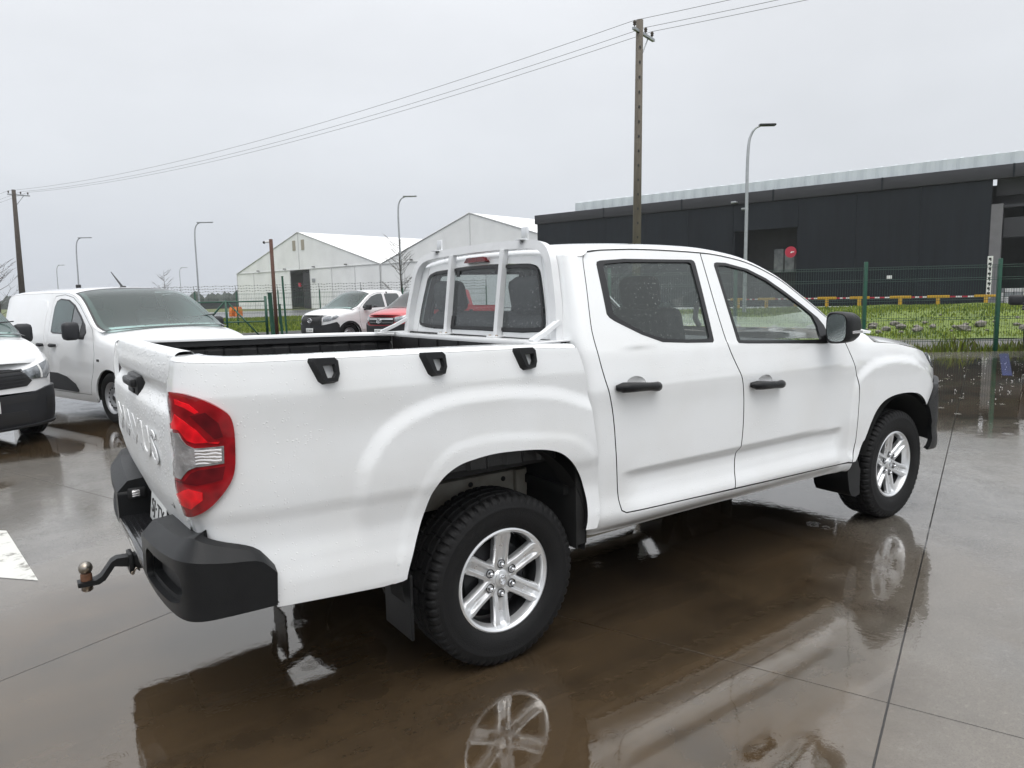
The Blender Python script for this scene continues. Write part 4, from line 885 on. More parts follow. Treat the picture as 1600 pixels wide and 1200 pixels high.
# ------------------------------------------------------------------ ground
def wetmat(name, grey, brown, ell, rough=(.10, .30), brown_rough=.03, bump=.02, spots=True, spec=.5):
    """wet concrete: clean grey slab, brown silt where water stands (ellipses in metres: x, y, rx, ry, angle, edge noise)"""
    m, t, b, N = nt(name); lk = t.links.new
    def math_(op, a, c=None, d=None, clamp=False):
        n = N('ShaderNodeMath', operation=op); n.use_clamp = clamp
        for i, v in enumerate((a, c, d)):
            if v is None: continue
            if isinstance(v, (int, float)): n.inputs[i].default_value = v
            else: lk(v, n.inputs[i])
        return n.outputs[0]
    g = N('ShaderNodeNewGeometry'); pos = g.outputs['Position']
    def noise(sc, det=5, ro=.55, stretch=None):
        n = N('ShaderNodeTexNoise'); n.inputs['Scale'].default_value = sc; n.inputs['Detail'].default_value = det; n.inputs['Roughness'].default_value = ro
        s = pos
        if stretch:
            mp_ = N('ShaderNodeMapping'); mp_.inputs['Scale'].default_value = stretch; mp_.inputs['Rotation'].default_value = (0, 0, R(-22)); lk(pos, mp_.inputs[0]); s = mp_.outputs[0]
        lk(s, n.inputs[0]); return n.outputs[0]
    n1, n2, n3, n4, n5 = noise(.55, 6), noise(3.2, 7, .6), noise(22, 6, .65), noise(.8, 6, .6, (.35, 2.2, 1)), noise(130, 3, .6)
    mask = None
    for (x, y, rx, ry, an, ns) in ell:
        mp_ = N('ShaderNodeMapping', vector_type='TEXTURE'); mp_.inputs['Location'].default_value = (x, y, 0); mp_.inputs['Rotation'].default_value = (0, 0, R(an)); mp_.inputs['Scale'].default_value = (rx, ry, 1000)
        lk(pos, mp_.inputs[0]); ln = N('ShaderNodeVectorMath', operation='LENGTH'); lk(mp_.outputs[0], ln.inputs[0])
        v = math_('SUBTRACT', 1.0, ln.outputs['Value']); v = math_('MULTIPLY_ADD', math_('SUBTRACT', n1, .5), ns, v); v = math_('MULTIPLY_ADD', math_('SUBTRACT', n2, .5), ns*.35, v)
        mr_ = N('ShaderNodeMapRange', interpolation_type='SMOOTHSTEP'); mr_.inputs['From Min'].default_value = -.06; mr_.inputs['From Max'].default_value = .28; lk(v, mr_.inputs[0])
        mask = mr_.outputs[0] if mask is None else math_('MAXIMUM', mask, mr_.outputs[0])
    def mixc(f, a, c):
        n = N('ShaderNodeMix', data_type='RGBA')
        if isinstance(f, float): n.inputs[0].default_value = f
        else: lk(f, n.inputs[0])
        for k, v in (('A', a), ('B', c)):
            if isinstance(v, tuple): n.inputs[k].default_value = (*v, 1)
            else: lk(v, n.inputs[k])
        return n.outputs['Result']
    def rng_(v, a, c, lo=0., hi=1.):
        n = N('ShaderNodeMapRange'); n.inputs['From Min'].default_value = a; n.inputs['From Max'].default_value = c; n.inputs['To Min'].default_value = lo; n.inputs['To Max'].default_value = hi; lk(v, n.inputs[0]); return n.outputs[0]
    cg = mixc(rng_(n2, .35, .7), grey, tuple(c*.72 for c in grey)); cg = mixc(rng_(n1, .45, .75, 0, .55), cg, (grey[0]*.85, grey[1]*.75, grey[2]*.62)); cg = mixc(rng_(n3, .55, .75, 0, .35), cg, tuple(c*.45 for c in grey))
    cg = mixc(rng_(n5, .48, .66, 0, .55), cg, tuple(c*.42 for c in grey)); cg = mixc(rng_(noise(48, 4, .6), .55, .7, 0, .45), cg, tuple(c*1.5 for c in grey)); vo = N('ShaderNodeTexVoronoi'); vo.inputs['Scale'].default_value = 2.6; lk(pos, vo.inputs[0]); cg = mixc(rng_(vo.outputs['Distance'], .022, .012, 0, .85), cg, (.02, .018, .015))
    cb = mixc(rng_(n4, .35, .68), brown, (brown[0]*1.9, brown[1]*1.75, brown[2]*1.5)); cb = mixc(rng_(n2, .5, .75, 0, .6), cb, (brown[0]*.45, brown[1]*.45, brown[2]*.5)); cb = mixc(rng_(n3, .5, .8, 0, .4), cb, (brown[0]*1.8, brown[1]*1.6, brown[2]*1.2))
    n6 = noise(1.6, 8, .62, (.25, 3.0, 1)); cb = mixc(rng_(n6, .52, .68, 0, .55), cb, (brown[0]*1.9, brown[1]*1.85, brown[2]*1.75)); cb = mixc(rng_(n5, .5, .75, 0, .35), cb, (brown[0]*1.5, brown[1]*1.2, brown[2]*.7)); cb = mixc(rng_(noise(1.1, 6, .6), .52, .66, 0, .7), cb, (brown[0]*.35, brown[1]*.36, brown[2]*.4))
    lk(mixc(mask, cg, cb), b.inputs['Base Color'])
    rr = math_('ADD', rng_(n2, .35, .68, rough[0], rough[1]), rng_(n3, .45, .75, 0, .16)); mx = N('ShaderNodeMix', data_type='FLOAT'); lk(mask, mx.inputs[0]); lk(rr, mx.inputs['A']); mx.inputs['B'].default_value = brown_rough; lk(mx.outputs['Result'], b.inputs['Roughness'])
    b.inputs['Specular IOR Level'].default_value = spec
    hgt = math_('MULTIPLY_ADD', n3, .5, n2); bp = N('ShaderNodeBump'); bp.inputs['Distance'].default_value = .004
    lk(math_('MULTIPLY', math_('SUBTRACT', 1.0, mask), bump*6), bp.inputs['Strength']); lk(hgt, bp.inputs['Height'])
    lk(bp.outputs[0], b.inputs['Normal'])
    return m
ELL = [(-.25, -.42, 3.7, 2.15, 21.5, .55), (-1.6, 6.6, 2.3, 1.3, -8, .8), (10.2, 2.5, 6.5, 4.3, 140, .7), (-3.2, 3.9, 1.5, .5, 15, .7), (7.5, 9, 8, 5, 30, .8)]
M['slab'] = wetmat('wet_concrete', (.170, .160, .146), (.054, .041, .028), ELL, (.05, .16), bump=.05, spec=1.0)
M['joint'] = pm('joint_filler', (.015, .014, .012), .6, var=.3, vs=20)
M['water'] = None
def water_mat(name, ell, ripple, rscale, tint=(.93, .91, .88), ior=1.5):
    m, t, b, N = nt(name); lk = t.links.new; t.nodes.remove(b); out = [n for n in t.nodes if n.type == 'OUTPUT_MATERIAL'][0]
    tr = N('ShaderNodeBsdfTransparent'); tr.inputs[0].default_value = (*tint, 1); gl = N('ShaderNodeBsdfGlossy'); gl.inputs['Roughness'].default_value = .012; gl.inputs[0].default_value = (1, 1, 1, 1)
    fr = schlick(t, N, ior); mx = N('ShaderNodeMixShader')
    g = N('ShaderNodeNewGeometry'); n = N('ShaderNodeTexNoise'); n.inputs['Scale'].default_value = rscale; n.inputs['Detail'].default_value = 3; lk(g.outputs['Position'], n.inputs[0])
    v = N('ShaderNodeTexVoronoi'); v.inputs['Scale'].default_value = 3.1; lk(g.outputs['Position'], v.inputs[0])     # rings where rain drops fall
    w = N('ShaderNodeMath', operation='SINE'); s = N('ShaderNodeMath', operation='MULTIPLY'); s.inputs[1].default_value = 210; lk(v.outputs['Distance'], s.inputs[0]); lk(s.outputs[0], w.inputs[0])
    k = N('ShaderNodeMapRange'); k.inputs['From Min'].default_value = .02; k.inputs['From Max'].default_value = .20; k.inputs['To Min'].default_value = .5; k.inputs['To Max'].default_value = 0; lk(v.outputs['Distance'], k.inputs[0])
    r = N('ShaderNodeMath', operation='MULTIPLY_ADD'); lk(w.outputs[0], r.inputs[0]); lk(k.outputs[0], r.inputs[1]); lk(n.outputs[0], r.inputs[2])
    bp = N('ShaderNodeBump'); bp.inputs['Strength'].default_value = ripple; bp.inputs['Distance'].default_value = .004; lk(r.outputs[0], bp.inputs['Height']); lk(bp.outputs[0], gl.inputs['Normal'])
    lk(fr.outputs[0], mx.inputs[0]); lk(tr.outputs[0], mx.inputs[1]); lk(gl.outputs[0], mx.inputs[2])
    # ragged edge of the water
    def M_(op, a, c, d=None, cl=False):
        q = N('ShaderNodeMath', operation=op); q.use_clamp = cl
        for i, x in enumerate((a, c, d)):
            if x is None: continue
            if isinstance(x, (int, float)): q.inputs[i].default_value = x
            else: lk(x, q.inputs[i])
        return q.outputs[0]
    def nz_(sc, det, st=None):
        q = N('ShaderNodeTexNoise'); q.inputs['Scale'].default_value = sc; q.inputs['Detail'].default_value = det; q.inputs['Roughness'].default_value = .62; lk(g.outputs['Position'], q.inputs[0]); return q.outputs[0]
    (x, y, rx, ry, an, ns) = ell
    mp_ = N('ShaderNodeMapping', vector_type='TEXTURE'); mp_.inputs['Location'].default_value = (x, y, 0); mp_.inputs['Rotation'].default_value = (0, 0, R(an)); mp_.inputs['Scale'].default_value = (rx, ry, 1000)
    lk(g.outputs['Position'], mp_.inputs[0]); ln = N('ShaderNodeVectorMath', operation='LENGTH'); lk(mp_.outputs[0], ln.inputs[0])
    val = M_('SUBTRACT', 1.0, ln.outputs['Value']); val = M_('MULTIPLY_ADD', M_('SUBTRACT', nz_(.55, 8), .5), ns, val); val = M_('MULTIPLY_ADD', M_('SUBTRACT', nz_(3.2, 9), .5), ns*.45, val)
    al = M_('MULTIPLY', val, 16., cl=True); t2 = N('ShaderNodeBsdfTransparent'); m3 = N('ShaderNodeMixShader'); lk(al, m3.inputs[0]); lk(t2.outputs[0], m3.inputs[1]); lk(mx.outputs[0], m3.inputs[2]); lk(m3.outputs[0], out.inputs[0]); return m

# far land
M['grass_far'] = pm('rough_grass', (.075, .11, .022), .9, var=.6, vs=.35, col2=(.11, .115, .04), coord='Object', bump=.5, bs=6)
land = MB().add([(-900, -700, -.06), (1400, -700, -.06), (1400, 1500, -.06), (-900, 1500, -.06)], [(0, 1, 2, 3)]).build('ground', M['grass_far']); tag(land, kind='structure')
# yard: concrete bed and its slabs
U = Vector((.930, .3665, 0)); Vn = Vector((-.3665, .930, 0)); O0 = Vector((.971, -1.997, 0)); SU, SV = 4.95, 3.12; ang = math.atan2(U.y, U.x)
yard = MB().add([(-30, -22, -.012), (26, -22, -.012), (18.4, 2.4, -.012), (9.2, 10.2, -.012), (16, 27, -.012), (13, 32, -.012), (-30, 33.5, -.012)], [tuple(range(7))]).build('yard', M['joint']); tag(yard, kind='structure')
slab = MB().box((0, 0, -.05), (SU-.008, SV-.008, .10), bev=.0015).mesh('concrete_slab'); slab.materials.append(M['slab'])
fence_n = Vector((math.cos(R(50)), math.sin(R(50)), 0)); F0 = Vector((17.0, 3.82, 0)); fence_e = Vector((math.cos(R(140)), math.sin(R(140)), 0))
for i in range(-6, 6):
    for j in range(-4, 14):
        c = O0 + U*(SU*(i+.5)) + Vn*(SV*(j+.5))
        if (c-F0).dot(fence_n) > -.9 or c.y > 31.5 or c.y < -9: continue
        d = c-Vector(CAM); f = d.x*Fw.x+d.y*Fw.y
        if f < -2 or abs(d.x*Rt.x+d.y*Rt.y) > f*.85+5: continue
        o = link('concrete_slab', slab, yard); o.location = c; o.rotation_euler = (0, 0, ang)
# cut slabs along the fence: one wet strip
strip = []
for e_ in (-12, -3, 0, 9.5): pass
a, b_, c_, d_ = F0+fence_e*9.8+fence_n*-.15, F0-fence_e*12+fence_n*-.15, F0-fence_e*12-fence_n*3.2, F0+fence_e*9.8-fence_n*3.2
MB().add([(p.x, p.y, -.004) for p in (a, b_, c_, d_)], [(0, 1, 2, 3)]).build('concrete_apron', M['slab'], yard)

def puddle(i, ripple, rscale, z=.003, grow=1.0):
    x, y, rx, ry, an, ns = ELL[i]; e = (x, y, rx*grow, ry*grow, an, ns); c, s = math.cos(R(an)), math.sin(R(an)); k = 1.25*grow
    v = [(x+c*a*rx*k-s*b2*ry*k, y+s*a*rx*k+c*b2*ry*k, z) for a, b2 in ((math.cos(q), math.sin(q)) for q in np.linspace(0, 2*math.pi, 48, endpoint=False))]
    o = MB().add(v, [tuple(range(48))]).build('puddle', water_mat('puddle_water', e, ripple, rscale)); tag(o, kind='structure'); return o
ELL[0] = (-.3, -.35, 5.2, 2.55, 21.5, .55)
puddle(0, .17, 22); puddle(1, .12, 16); puddle(2, .17, 9); puddle(3, .02, 5)
# worn white arrow painted on the slab
m_, t_, b_n, N_ = nt('worn_road_paint'); lk_ = t_.links.new; b_n.inputs['Roughness'].default_value = .3
g_ = N_('ShaderNodeNewGeometry'); nn_ = N_('ShaderNodeTexNoise'); nn_.inputs['Scale'].default_value = 5; nn_.inputs['Detail'].default_value = 8; nn_.inputs['Roughness'].default_value = .7; lk_(g_.outputs['Position'], nn_.inputs[0])
r_n = N_('ShaderNodeMapRange'); r_n.inputs['From Min'].default_value = .54; r_n.inputs['From Max'].default_value = .60; lk_(nn_.outputs[0], r_n.inputs[0]); mxn = N_('ShaderNodeMix', data_type='RGBA'); mxn.inputs['A'].default_value = (.62, .62, .58, 1); mxn.inputs['B'].default_value = (.22, .21, .19, 1); lk_(r_n.outputs[0], mxn.inputs[0]); lk_(mxn.outputs['Result'], b_n.inputs['Base Color'])
ar = MB().add([(-1.597, 1.473, .004), (-1.748, 2.694, .004), (-2.0, 2.95, .004), (-2.35, 2.3, .004)], [(0, 1, 2, 3)]).build('road_marking', m_); tag(ar, kind='structure')
bp_ = MB().add([(16.25, 3.45, .0045), (16.36, 3.31, .0045), (12.129, 1.683, .0045), (12.022, 1.795, .0045)], [(0, 1, 2, 3)]).build('blue_marking', pm('blue_paint', (.02, .03, .16), .25, var=.4, vs=8)); tag(bp_, kind='structure')
# strips beyond the fence
def strip_(name, n0, n1, z, mat, e0=-30, e1=30, kind='structure'):
    v = [F0+fence_e*e1+fence_n*n0, F0+fence_e*e0+fence_n*n0, F0+fence_e*e0+fence_n*n1, F0+fence_e*e1+fence_n*n1]
    o = MB().add([(p.x, p.y, z) for p in v], [(0, 1, 2, 3)]).build(name, mat); tag(o, kind=kind); return o
M['path'] = pm('wet_gravel_path', (.16, .155, .15), .35, var=.5, vs=1.2, col2=(.07, .065, .055), bump=.4, bs=30)
strip_('path', .6, 4.2, -.03, M['path'], e0=-20, e1=12)
M['asphalt'] = pm('wet_asphalt', (.10, .10, .105), .3, var=.4, vs=.4, bump=.2, bs=20)
rd = MB().add([(-120, 70, -.04), (25, 57, -.04), (60, 40, -.04), (90, 90, -.04), (-120, 140, -.04)], [(0, 1, 2, 3, 4)]).build('road', M['asphalt']); tag(rd, kind='structure')
rd2 = MB().add([(-60, 44.5, -.035), (22, 40, -.035), (22, 41.2, -.035), (-60, 46, -.035)], [(0, 1, 2, 3)]).build('path', M['path']); tag(rd2, kind='structure')

# rain drops splashing up where they hit the wet yard
r_ = np.random.RandomState(21); m = MB()
for k in range(380):
    e, n = r_.uniform(-7, 6), -r_.uniform(.4, 8)
    p = F0+fence_e*e+fence_n*n
    for j in range(r_.randint(1, 4)):
        q = (p.x+r_.normal(0, .03), p.y+r_.normal(0, .03), abs(r_.normal(0, .02))+.006); s = r_.uniform(.004, .011); m.add([(q[0]-s, q[1], q[2]), (q[0]+s, q[1], q[2]), (q[0], q[1]-s, q[2]), (q[0], q[1]+s, q[2]), (q[0], q[1], q[2]-s), (q[0], q[1], q[2]+s*1.6)], [(0, 2, 5), (2, 1, 5), (1, 3, 5), (3, 0, 5), (2, 0, 4), (1, 2, 4), (3, 1, 4), (0, 3, 4)], True)
M['splash'] = pm('splash_water', (.42, .43, .44), .1, coat=1); tag(m.build('rain_splashes', M['splash']), kind='stuff')
# ------------------------------------------------------------------ other vehicles
class VRing(Ring):
    def __init__(s, plan, prof, xref, belt, t1, t2, xmax, ftop, fx):
        pf = pchip(*prof)
        def pr(s_, x, z):
            o = pf(z); f = sst((s_-fx)/.2)
            return o + f*np.where(z > ftop(s_)-.2, -1.4*np.clip(z-ftop(s_)+.16, 0, .3)**2*2.2, 0)
        Ring.__init__(s, plan, pr, xref); s.belt, s.t1, s.t2, s.xmax = belt, t1, t2, xmax
    def __call__(s, u, z):
        q = Ring.__call__(s, u, z); up = np.clip(q[..., 2]-s.belt, 0, None)*(q[..., 0] < s.xmax)
        q[..., 1] *= 1-(s.t1*up+s.t2*up*up)/.9; return q

def circ_pts(cx, cz, r, a0, a1, n): return [(cx+r*math.cos(R(a)), cz+r*math.sin(R(a))) for a in np.linspace(a0, a1, n)]
SW = {}
def steel_wheel_meshes():
    SW['rim'] = MB().lathe([(.150, -.040), (.165, -.052), (.178, -.05), (.190, -.072), (.204, -.088), (.209, -.090), (.208, -.08)], 40, 'Y').mesh('rim', 40)
    SW['disc'] = MB().lathe([(.0005, -.075), (.035, -.075), (.045, -.062), (.075, -.055), (.095, -.068), (.12, -.072), (.150, -.050), (.155, -.035)], 40, 'Y').mesh('wheel_disc', 40)
    m = MB()
    for k in range(14):
        a = 2*math.pi*k/14; m.lathe([(.0005, -.0735), (.0135, -.0725), (.0145, -.060)], 10, 'Y', c=(.130*math.cos(a), -.004, .130*math.sin(a)))
    SW['holes'] = m.mesh('wheel_hole')
    SW['cap'] = MB().lathe([(.0005, -.080), (.033, -.079), (.037, -.070)], 20, 'Y').mesh('hub_cap', 40)
    SW['back'] = MB().lathe([(.0005, -.02), (.20, -.02), (.205, .08)], 24, 'Y').mesh('wheel_back', 40)
steel_wheel_meshes()
def far_wheel(parent, loc, side, k=1.0, dark=False):
    w = empty('wheel', parent, loc, 0 if side < 0 else math.pi); w.scale = (k, 1, k)
    link('tyre', TYF, w, M['rubber'])
    for n, mt in (('rim', 'steelwheel'), ('disc', 'steelwheel'), ('holes', 'ink'), ('cap', 'ink'), ('back', 'alloy_dark')):
        link({'disc': 'wheel_disc', 'holes': 'wheel_hole', 'cap': 'hub_cap', 'back': 'brake_disc'}.get(n, n), SW[n], w, M[mt])

def vehicle(c, label, cat, loc, rz, group=None):
    root = thing(c['name'], label, cat, loc, rz, group); pt = c['paint']
    zc, zr, ft, zs = pchip(*c['zc']), pchip(*c['zr']), pchip(*c['zs']), pchip(*c['zs'])
    S = VRing(c['plan'], c['prof'], c['xref'], c['belt'], c['t1'], c['t2'], c['ax']+.1, ft, c['ax'])
    s0, s1 = S.s[0], S.s[-1]-.001; wb = c['wb']; ra = c['ra']
    def pan(n, poly, mt, o=0., par=None, h=.09, d=.02, sides=(-1, 1), holes=(), gap=0):
        return [link(n, panel_mesh(n, off(S, o) if o else S, poly, h=h, depth=d, side=s_, holes=holes, gap=gap), par if par else root, mt) for s_ in sides]
    zb = c['sill']
    van = c['kind'] == 'van'
    bot = [(s0, zb+.12), (-ra-.02, zb+.08)] + circ_pts(0, .33, ra, 190, -10, 17) + [(ra+.03, zb), (wb-ra-.03, zb)] + circ_pts(wb, .33, ra, 190, 12, 16) + [(wb+ra+.01, c['bz']), (s1, c['bz'])]
    hood_s = np.linspace(c['hx0'], c['hx1'], 12)
    topf = [(s1, float(zs(c['hx1']))-.02)] + [(float(s), float(zs(s))) for s in hood_s[::-1]]
    roofx = np.linspace(c['ax'], c['x0'], 30)
    topr = [(float(x), float(zc(x))) for x in roofx]
    if van: top = topf + topr + [(s0, float(zc(c['x0']))-.03)]
    else: top = topf + topr + [(c['x0'], 1.22), (0, 1.20), (s0, 1.20)]
    bs = pan('body_side', bot + top, pt, h=.07, holes=[c['door']])
    for i, s_ in enumerate((-1, 1)):
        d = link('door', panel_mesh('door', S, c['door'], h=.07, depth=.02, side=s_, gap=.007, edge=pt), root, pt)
        for nm, poly, o, mt in c['doorparts']: link(nm, panel_mesh(nm, off(S, o), poly, h=.08, depth=.006 if o > 0 else .004, side=s_), d, M[mt])
        for hx, hz, par in c['handles']:
            q = S(np.linspace(hx-.08, hx+.08, 7), np.full(7, hz)); n_ = pnormal(S, np.linspace(hx-.08, hx+.08, 7), np.full(7, hz)); q = q + n_*np.array([.005, .03, .036, .036, .036, .03, .005])[:, None]
            q = q*[1, s_*-1, 1]; MB().tube([tuple(p) for p in q], [.016, .026, .028, .026, .026, .024, .016], 8).build('handle', M['plastic_far'], d)
        for nm, poly, o, mt in c['sideparts']: link(nm, panel_mesh(nm, off(S, o), poly, h=.06, depth=.015, side=s_), root, M[mt])
        sg = -s_; mx, my, mz = c['mirror']; hw, hd, hh = c['mirsize']
        mg = MB().box((mx, sg*-(my), mz), (hd, hw, hh), bev=min(hw, hd, hh)*.35).tube([(mx+.03, sg*-(my-hw*.4), mz-hh*.35), (mx+.06, sg*-(my-hw*.5-.14), mz-hh*.42)], .03, 8).build('wing_mirror', M['plastic_far'], root, 60)
    # roof and windscreen
    xs = np.concatenate([np.linspace(c['x0'], c['wx']-.02, 20), np.linspace(c['wx'], c['wend'], 20)]); ts = np.concatenate([[0, .03, .07, .12, .18], np.linspace(.28, 1, 8)]); cap = []
    W = -S(np.minimum(xs, c['ax']+.08), zc(xs))[:, 1]
    for x, w, a, b in zip(xs, W, zc(xs), zr(xs)):
        row = []; a = a+.004; b = max(b, a+.002); k = min(1, max(.02, (b-a)/.07))
        for t in ts:
            b0, b1, b2, b3 = (1-t)**3, 3*t*(1-t)**2, 3*t*t*(1-t), t**3
            row.append((x + c.get('xlead', 0)*sst((x-c['wx']+.1)/.3)*(1-(1-t)**2), -(b0*w+b1*(w-.03)+b2*w*.55), b0*a+b1*(a+.05*k)+b2*b+b3*b))
        cap.append(row+[(p, -q, r) for p, q, r in row[::-1][1:]])
    cap = np.array(cap); nt_ = cap.shape[1]; jg = 4
    me = grid_mesh('roof', cap); bm = bmesh.new(); bm.from_mesh(me); bm.faces.ensure_lookup_table()
    bmesh.ops.delete(bm, geom=[bm.faces[i*(nt_-1)+j] for i in range(20, len(cap)-1) for j in range(jg, nt_-1-jg)], context='FACES'); bm.to_mesh(me); bm.free(); link('roof', me, root, pt)
    ws = cap[20:, jg-1:nt_-jg+1].copy(); n_ = np.cross(np.gradient(ws, axis=0), np.gradient(ws, axis=1)); n_ /= np.linalg.norm(n_, axis=2)[..., None]; n_ *= np.sign(n_[..., 2:3])
    me = grid_mesh('windscreen_surround', ws+n_*.004); bm = bmesh.new(); bm.from_mesh(me); bm.faces.ensure_lookup_table(); nw = ws.shape[1]-1
    bmesh.ops.delete(bm, geom=[bm.faces[i*nw+j] for i in range(1, ws.shape[0]-2) for j in range(2, nw-2)], context='FACES'); bm.to_mesh(me); bm.free(); link('windscreen_surround', me, root, M['seal_gap_shade'])
    link('windscreen', grid_mesh('windscreen', (ws+n_*.007)[1:-1, 1:-1]), root, M['vanscreen'])
    dx = c['wend']; dz = float(zc(c['ax']))-.10
    MB().box((dx-.25, 0, dz-.06), (.75, c['hw']*1.55, .16), bev=.05).box((dx-.55, .37, dz+.02), (.18, .36, .12), bev=.04).build('dashboard', M['trim'], root, 50)
    for y_ in (-.40, .40):
        sx = c['wx']-.18; MB().box((sx, y_, dz+.02), (.14, .46, .62), bev=.05, ry=R(-14)).box((sx-.10, y_, dz+.42), (.09, .26, .18), bev=.04, ry=R(-12)).box((sx+.30, y_, dz-.30), (.5, .5, .14), bev=.05).build('seat', M['seat'], root, 50)
    sw_ = MB().lathe([(.165, -.012), (.177, 0), (.165, .012), (.155, 0)], 24, 'X', closed=True).box((0, 0, 0), (.03, .31, .03)).build('steering_wheel', M['dash'], root, 50); sw_.location = (dx-.68, .37, dz+.02); sw_.rotation_euler = (0, R(28), 0)
    MB().box((c['wx']-.75, 0, dz+.1), (.05, c['hw']*1.6, 1.0)).build('cabin_partition', M['trim'] if van else M['seat'], root)
    if van:
        MB().box((dx-.18, -.30, dz+.075), (.10, .16, .05), bev=.01).build('dash_sticker', M['plate'], root)
    # bonnet
    rows = []; f_ = np.linspace(0, 1, 14); hs = c['hx0'] + (c['hx1']-c['hx0'])*f_
    for f, s_ in zip(f_, hs):
        e = S(np.array([s_]), np.array([float(zs(s_))]))[0]; row = []; xc = e[0]+c['hlead0']*(1-f)+c['hlead1']*sst(f); zt = e[2]+np.interp(f, [0, .5, 1], c['hcrown'])
        for t in np.linspace(0, 1, 10):
            k = 1-(1-t)**2.4; row.append((e[0]+(xc-e[0])*(1-(1-t)**2), e[1]*(1-t), e[2]+(zt-e[2])*k+.001))
        rows.append(row+[(a, -b, z) for a, b, z in row[::-1][1:]])
    last = [(x+.012, y, z-.03) for x, y, z in rows[-1]]; rows.append(last)
    link('bonnet', grid_mesh('bonnet', np.array(rows)), root, pt)
    # lining, arches, underside, back wall
    pan('lining', [(s0+.05, zb+.06), (-ra-.1, zb+.06), (-ra-.08, .85), (ra+.08, .85), (ra+.08, zb+.05), (wb-ra-.08, zb+.05), (wb-ra-.08, 1.0), (c['x0']+.02 if van else -.9, 1.0), (s0+.05, .9)], M['under'], -.05, h=.25, d=0)
    A = np.linspace(R(-8), R(188), 18)
    for s_ in (-1, 1):
        for cx in (0, wb):
            hsn = np.array([[(cx+(ra+.02)*math.cos(a), y_, .33+(ra+.02)*math.sin(a)) for a in A] for y_ in (s_*c['hw']*.985, s_*.5)]); link('wheel_housing', grid_mesh('wheel_housing', hsn), root, M['under'])
            MB().box((cx, s_*.5, .5), (2*ra, .02, .7)).build('wheel_housing', M['under'], root)
            far_wheel(root, (cx, s_*(c['hw']-.125), .33*c['wk']), s_, c['wk'])
    MB().box((wb/2, 0, zb+.12), (wb+1.2, c['hw']*1.6, .12)).build('underbody', M['under'], root)
    ys = S(np.full(9, s0), np.linspace(zb+.12, (float(zc(c['x0']))-.03) if van else 1.2, 9)); v = [tuple(p) for p in ys]+[(p[0], -p[1], p[2]) for p in ys]
    MB().add(v, [(i, i+1, i+10, i+9) for i in range(8)]).build('tailgate', pt, root)
    if not van:
        q = S(np.full(8, c['x0']), np.linspace(1.1, float(zc(c['x0'])), 8)); v = [tuple(p) for p in q]+[(p[0], -p[1], p[2]) for p in q]
        MB().add(v, [(i, i+1, i+9, i+8) for i in range(7)]).build('cab_back', pt, root)
        MB().box((-.4, 0, 1.12), (1.6, 1.7, .03)).build('bed_cover', M['liner'], root)
    c['extra'](root, S, s1)
    return root

def nose_plate(root, x, y, z, text, w=.36, h=.12):
    p = MB().box((x, y, z), (.008, w, h), bev=.002).build('number_plate', M['plate'], root, 40)
    me = text_mesh(text, .085, .001, 0, w*.8); orient(me, (x+.0052, y, z), (0, 1, 0), (0, 0, 1)); link('plate_lettering', me, p, M['ink'])

def van_extra(root, S, s1):
    # bumper, grille, lamps: all on the same wall surface
    def both(n, poly, o, mt, par=root, h=.07, d=.02):
        return [link(n, panel_mesh(n, off(S, o), poly, h=h, depth=d, side=s_), par, M[mt]) for s_ in (-1, 1)]
    wb = 2.785
    b = both('front_bumper', [(wb+.36, .22), (wb+.375, .40), (wb+.36, .56), (wb+.42, .64), (3.55, .635), (3.75, .59), (s1, .565), (s1, .22)], .03, 'plastic_far', d=.04)
    both('lower_grille', [(3.80, .27), (s1, .27), (s1, .40), (3.84, .40)], .034, 'ink', d=.003)
    both('bumper_slot', [(3.74, .50), (s1, .49), (s1, .545), (3.70, .565)], .034, 'ink', d=.003)
    both('fog_lamp_recess', [(3.42, .38), (3.60, .37), (3.60, .52), (3.44, .53)], .034, 'ink', d=.003)
    both('chin', [(wb+.38, .245), (s1, .215), (s1, .235), (wb+.38, .265)], .05, 'plastic_far', d=.03)
    g = both('grille', [(3.74, .72), (3.80, .665), (s1, .645), (s1, .865), (3.95, .86), (3.85, .84)], .006, 'ink', d=.01)
    for k in range(5):
        z = .675+.04*k; both('grille_bar', [(3.83, z), (s1, z-.012), (s1, z+.004), (3.83, z+.016)], .014, 'plastic_far', par=g[0], d=.008)
    both('headlight', [(3.36, .93), (3.40, .80), (3.52, .725), (3.62, .735), (3.76, .735), (3.83, .835), (3.70, .86), (3.52, .90)], .008, 'headlamp')
    both('lamp_divider', [(3.60, .74), (3.625, .74), (3.615, .88), (3.59, .88)], .012, 'plate', d=.004)
    p = nose_plate(root, 3.715, 0, .47, 'KZ·7.', .40, .13)
    MB().tube([(1.45, 0, 1.79), (1.42, 0, 1.805), (1.13, 0, 2.02)], [.018, .016, .006], 8).box((1.46, 0, 1.79), (.10, .05, .03), bev=.01).build('aerial', M['ink'], root)
    for y_ in (-.3, .35): MB().tube([(2.60, y_, 1.245), (2.50, y_+.25, 1.32)], .008, 6).tube([(2.50, y_-.02, 1.322), (2.44, y_+.5, 1.36)], .008, 6).build('wiper', M['ink'], root)

